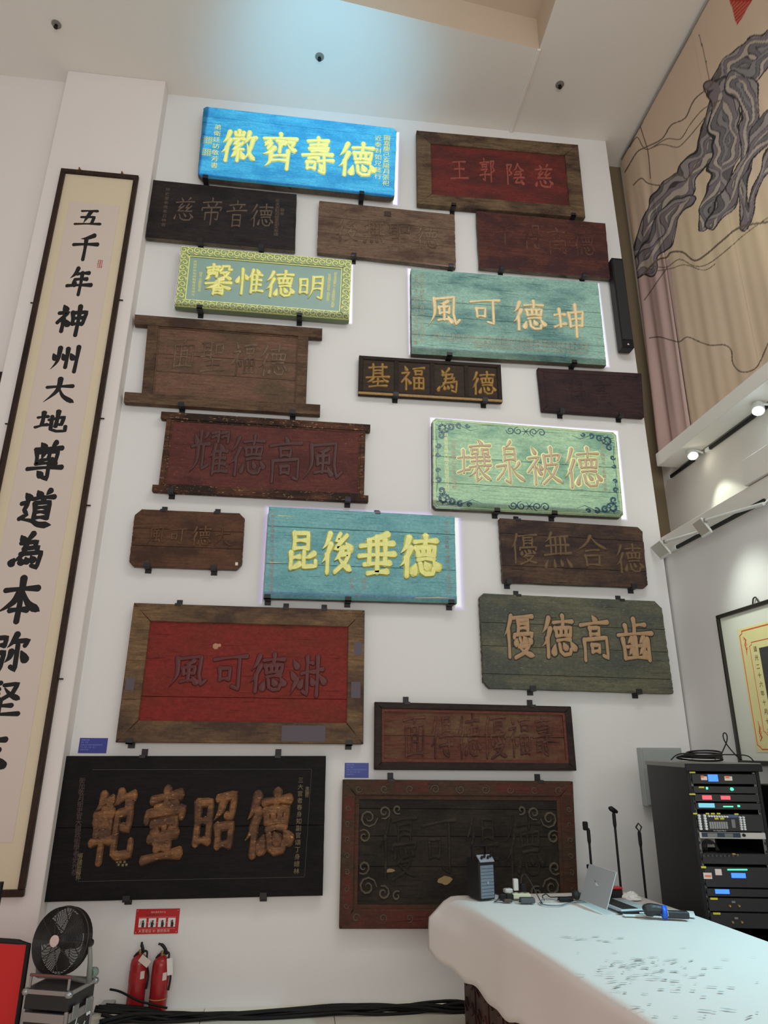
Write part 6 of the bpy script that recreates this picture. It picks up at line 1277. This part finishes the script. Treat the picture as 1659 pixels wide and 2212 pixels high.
# ------------------------------------------------------------------ equipment rack
def rack():
    ang = R(-10); FL = W(1481, 1650, 4.3); FL.z = 0; RW, RD, RH = .445, .80, 1.615
    ex = Vector((math.cos(ang), math.sin(ang), 0)); ey = Vector((-math.sin(ang), math.cos(ang), 0))
    t = thing('equipment_rack', 'tall open black equipment rack full of audio units in the right corner', 'rack', tuple(FL), (0, 0, ang), local=True)
    def loc(px, py):   # point on the rack's front plane seen at a pixel: across, height
        d = ray(px, py); k = (FL-CAM).dot(ey)/d.dot(ey); p = CAM+d*k; return (p-FL).dot(ex), p.z
    MB().bbox((.012, RD/2+.01, RH/2), (.022, RD, RH-.02), .003).build('side_panel', M_BLACK, t); MB().bbox((RW-.012, RD/2+.01, RH/2), (.022, RD, RH-.02), .003).build('side_panel', M_BLACK, t)
    MB().bbox((RW/2, RD/2, RH), (RW+.02, RD+.03, .03), .004).build('top_panel', plain('rack_top', (120, 120, 118), .4), t); MB().bbox((RW/2, -.012, RH-.012), (RW+.02, .02, .045), .003).build('top_fascia', M_BLACK, t)
    MB().bbox((RW/2, RD/2, .02), (RW, RD, .04), .003).build('plinth', M_BLACK, t); MB().bbox((RW/2, RD-.005, RH/2), (RW-.05, .01, RH-.06), .002).build('back_panel', M_BLACK, t)
    M_R = plain('zinc_rail', (112, 112, 108), .4, .5, k=1.1)
    for x in (.030, RW-.030):
        o = MB().bbox((x, .024, RH/2), (.018, .010, RH-.08), .001).build('mounting_rail', M_R, t)
        mb = MB()
        for k in range(34): mb.box((x, .0185, .06+k*.0445), (.007, .004, .014))
        h = mb.build('slots', M_BLACK, o)
    names = [  # y top px, y bottom px at the left, name, label, category
        (1670, 1693, 'wireless_receiver', 'rack unit with a small blue screen and two paper stickers', 'audio unit'),
        (1697, 1713, 'signal_processor', 'thin rack unit with a green lamp, third from the rack top', 'audio unit'),
        (1714, 1731, 'feedback_suppressor', 'rack unit with two pink red displays', 'audio unit'),
        (1733, 1748, 'matrix_processor', 'rack unit with a pale blue display and a row of green lamps', 'audio unit'),
        (1757, 1795, 'mixing_console', 'upright mixing console with rows of white knobs and yellow labels', 'mixer'),
        (1796, 1811, 'silver_receiver', 'silver fronted rack unit with a dark window', 'audio unit'),
        (1842, 1866, 'black_shelf_mixer', 'black shelf unit with gold plugs below the gap of cables', 'mixer'),
        (1871, 1916, 'large_amplifier', 'large black rack unit with a blue screen and a long row of green lamps', 'amplifier'),
        (1918, 1936, 'digital_processor', 'black rack unit with a blue screen left of centre', 'audio unit'),
        (1938, 1968, 'power_amplifier', 'black amplifier with a yellow label, upper of the lowest pair', 'amplifier'),
        (1970, 2004, 'power_amplifier', 'black amplifier with a yellow label, lowest in the rack', 'amplifier')]
    M_F = plain('rack_unit_black', (32, 32, 34), .45, k=1.1, bump=.2, scale=200); M_Y = plain('yellow_label', (200, 190, 60), .6); M_W = plain('white_knob', (206, 210, 210), .4); M_GL = plain('green_lamp', (60, 255, 150), .3, emit=(70, 255, 150), es=2.2); M_BL = plain('blue_screen', (60, 110, 255), .3, emit=(52, 112, 255), es=1.6); M_GO = plain('gold_knob', (190, 150, 90), .3, .6)
    U = {}
    xw0, xw1 = .042, RW-.042
    for yt, yb, nm, lb, cat in names:
        zt = loc(1500+(yt-1650)*.12, yt)[1]; zb = loc(1500+(yb-1650)*.12, yb)[1]; cz = (zt+zb)/2; hh = zt-zb-.003
        o = thing(nm, lb, cat, tuple(FL+ex*(RW/2)+ey*0+Vector((0, 0, zb))), (0, 0, ang), local=True)
        dd = .30; MB().bbox((0, .012+dd/2, hh/2), (xw1-xw0-.004, dd, hh), .002).build('chassis', M_F, o); MB().bbox((0, .003, hh/2), (RW-.056, .012, hh), .002).build('front_panel', M_F if nm != 'silver_receiver' else plain('silver_front', (186, 184, 178), .35, .3), o)
        U[yt] = (o, zb, hh)
    def dec(yt, name, px0, py0, px1, py1, mt, th=.003, kind='box'):
        o, zb, hh = U[yt]; u0, z0 = loc(px0, py1); u1, z1 = loc(px1, py0); mb = MB()
        if kind == 'box': mb.box(((u0+u1)/2-RW/2, -.004, (z0+z1)/2-zb), (u1-u0, th*2, z1-z0))
        elif kind == 'knob': mb.lathe([((u1-u0)/2, 0), ((u1-u0)/2*.8, .012)], ((u0+u1)/2-RW/2, -.004, (z0+z1)/2-zb), 10, (R(90), 0, 0))
        return mb.build(name, mt, o)
    M_ST = plain('paper_sticker', (214, 200, 192), .7); M_OR = plain('orange_print', (226, 120, 90), .6); M_PK = plain('red_display', (240, 90, 100), .4, emit=(226, 84, 96), es=.7); M_LB = plain('pale_blue_display', (120, 186, 210), .4, emit=(110, 176, 200), es=.6)
    dec(1670, 'screen', 1530, 1673, 1549, 1688, M_BL, .003).data.materials; dec(1670, 'sticker', 1514, 1677, 1526, 1685, M_ST); dec(1670, 'sticker', 1565, 1677, 1580, 1686, M_ST); dec(1670, 'orange_mark', 1513, 1675, 1519, 1680, M_OR, .004); dec(1670, 'orange_mark', 1566, 1676, 1574, 1681, M_OR, .004); dec(1670, 'label', 1489, 1667, 1501, 1670, M_Y)
    dec(1697, 'label', 1509, 1699, 1520, 1702, M_Y); dec(1697, 'lamp', 1525, 1700, 1528, 1705, M_GL); dec(1697, 'lamp', 1577, 1701, 1583, 1708, M_GL, kind='knob')
    dec(1714, 'display', 1517, 1718, 1536, 1727, M_PK); dec(1714, 'display', 1557, 1719, 1576, 1727, M_PK); dec(1714, 'label', 1489, 1714, 1501, 1717, M_Y)
    dec(1733, 'display', 1509, 1735, 1542, 1744, M_LB); [dec(1733, 'lamp', 1562+k*3.6, 1741, 1564.6+k*3.6, 1743.4, M_GL) for k in range(6)]; dec(1733, 'lamp', 1593, 1739, 1597, 1743, M_GL)
    for k in range(6):
        for x in (1506, 1518): dec(1757, 'knob', x+k*.8, 1760+k*5.6, x+6+k*.8, 1763.4+k*5.6, M_W, kind='knob')
    for k in range(8): dec(1757, 'knob', 1528+k*5.6, 1761+k*.2, 1532.4+k*5.6, 1764+k*.2, M_W, kind='knob')
    for k in range(6):
        for x in (1595, 1602): dec(1757, 'knob', x+k*.7, 1764+k*5.0, x+5+k*.7, 1767+k*5.0, M_W, kind='knob')
    for k in range(8): dec(1757, 'fader', 1533+k*5, 1775, 1535+k*5, 1790, M_STEEL)
    for a in ((1497, 1756, 1505, 1759), (1524, 1756, 1531, 1759), (1535, 1756, 1543, 1759), (1548, 1756, 1555, 1759), (1586, 1757, 1594, 1760), (1543, 1766, 1551, 1770), (1555, 1766, 1563, 1770)): dec(1757, 'label', *a, M_Y)
    dec(1757, 'small_display', 1573, 1760, 1593, 1766, plain('navy_display', (66, 84, 120), .4)); dec(1757, 'slider_plate', 1581, 1770, 1586, 1788, plain('plate_grey', (110, 110, 110), .4))
    o, zb, hh = U[1757]; u, z = loc(1541, 1794); text_line(MB(), 'Pro Digital Mixer', (u-RW/2, -.0045, z-zb), (1, 0, 0), (0, 0, -1), .010).build('lettering', M_W, o)
    dec(1796, 'window', 1516, 1799, 1598, 1808, plain('dark_window', (44, 56, 70), .2)); dec(1796, 'display', 1528, 1800, 1548, 1807.5, plain('grey_display', (116, 116, 114), .4), .0035); dec(1796, 'display', 1565, 1800.5, 1582, 1808, plain('grey_display', (100, 102, 102), .4), .0035); dec(1796, 'knob', 1603, 1801, 1609, 1807, M_BLACK, kind='knob')
    for k in range(9): dec(1842, 'knob', 1516+k*9, 1846, 1521+k*9, 1850, plain('dark_knob', (60, 60, 62), .4) if k == 0 else bpy.data.materials['dark_knob'], kind='knob')
    dec(1842, 'gold_plug', 1581, 1843, 1587, 1846, M_GO); dec(1842, 'gold_plug', 1588, 1845, 1594, 1848, M_GO)
    dec(1871, 'screen', 1580, 1886, 1609, 1896, M_BL); [dec(1871, 'lamp', 1571+k*3.3, 1877, 1573.4+k*3.3, 1879.6, M_GL) for k in range(13)]; dec(1871, 'label', 1514, 1871, 1524, 1875, M_Y); dec(1871, 'sticker', 1520, 1885, 1536, 1898, M_ST); dec(1871, 'red_mark', 1522, 1890, 1535, 1894, M_OR, .004); dec(1871, 'sticker', 1545, 1877, 1557, 1890, M_ST)
    dec(1918, 'screen', 1545, 1921, 1574, 1930, M_BL)
    for yt, y0 in ((1938, 1957), (1970, 1992)): 
        off = (0 if yt == 1938 else 6); dec(yt, 'label', 1534+off, yt+1, 1549+off, yt+5, M_Y); [dec(yt, 'knob', x+off-2, y0-3, x+off+2.5, y0+1.5, M_GO, kind='knob') for x in (1575, 1595)]; [dec(yt, 'recess', x+off, y0-11, x+off+7, y0-7, M_STEEL) for x in (1580,)]
    # paper backing and cables in the gap
    u0, z0 = loc(1520, 1837); u1, z1 = loc(1560, 1812); o = thing('cardboard_sheet', 'beige board standing in the gap of the rack behind loose cables', 'board', tuple(FL+ex*((u0+u1)/2)+ey*.12+Vector((0, 0, z0))), (0, 0, ang), local=True)
    MB().bbox((0, 0, (z1-z0)/2+.002), (u1-u0, .006, z1-z0-.004), .001).build('sheet', plain('beige_card', (168, 156, 146), .8), o)
    u0, z0 = loc(1532, 1839); u1, z1 = loc(1548, 1815); tc2 = thing('patch_cables', 'loop of black patch cables in the gap of the rack', 'cables', tuple(FL+ex*((u0+u1)/2)+ey*.05+Vector((0, 0, z0))), (0, 0, ang), local=True); H = z1-z0
    for k in range(3): MB().tube(cr([(-.045+k*.012, 0, .0), (-.04+k*.012, 0, H*.6), (-.01+k*.01, 0, H*.93-k*.01), (.03, 0, H*.6), (.035+k*.008, 0, .0)]), .005, 7).build('cable', M_BLACK, tc2)
    # cables heaped on top
    tp = thing('cable_coil', 'coil of black cable with one upright loop on top of the rack', 'cables', tuple(FL+ex*.22+ey*.3+Vector((0, 0, RH+.028))), (0, 0, ang), local=True)
    for k in range(5): MB().ring((-.02+k*.012, .0+.01*k, .008+k*.009), .14-.008*k, .006, 40, 6, Euler((R(3*k-5), R(4-2*k), 0)).to_matrix()).build('turn', M_BLACK, tp, smooth=True)
    MB().tube(cr([(.02, -.15, .006), (.06, -.15, .03), (.09, -.15, .075), (.115, -.15, .12), (.12, -.15, .155), (.108, -.15, .17), (.096, -.15, .155), (.10, -.15, .12), (.125, -.15, .075), (.16, -.15, .03), (.19, -.15, .006)]), .004, 7).build('upright_loop', M_BLACK, tp, smooth=True)
    MB().tube(cr([(-.24, -.1, .0), (-.20, -.1, .03), (-.15, -.12, .04), (-.05, -.14, .03), (.1, -.16, .035), (.22, -.16, .03), (.24, -.2, .0)]), .004, 7).build('loose_end', M_BLACK, tp, smooth=True)
    # second cabinet
    s = Vector((2.955, 4.23, 0)); ang = 0; t = thing('glass_door_cabinet', 'lower black cabinet with a glass door at the right edge, beside the rack', 'cabinet', tuple(s), (0, 0, ang), local=True); h2 = 1.50
    MB().bbox((.135, .135, h2/2), (.26, .25, h2), .004).build('body', M_BLACK, t); MB().bbox((.135, .0, h2/2), (.24, .012, h2-.08), .003).build('glass_door', plain('smoked_glass', (30, 34, 34), .08, k=1.0, spec=.8), t); MB().bbox((.07, -.012, h2*.72), (.012, .012, .5), .003).build('reflective_strip', plain('green_grey_strip', (110, 128, 120), .4), t)  # raised door strip with its greenish reflection put into the colour
rack()
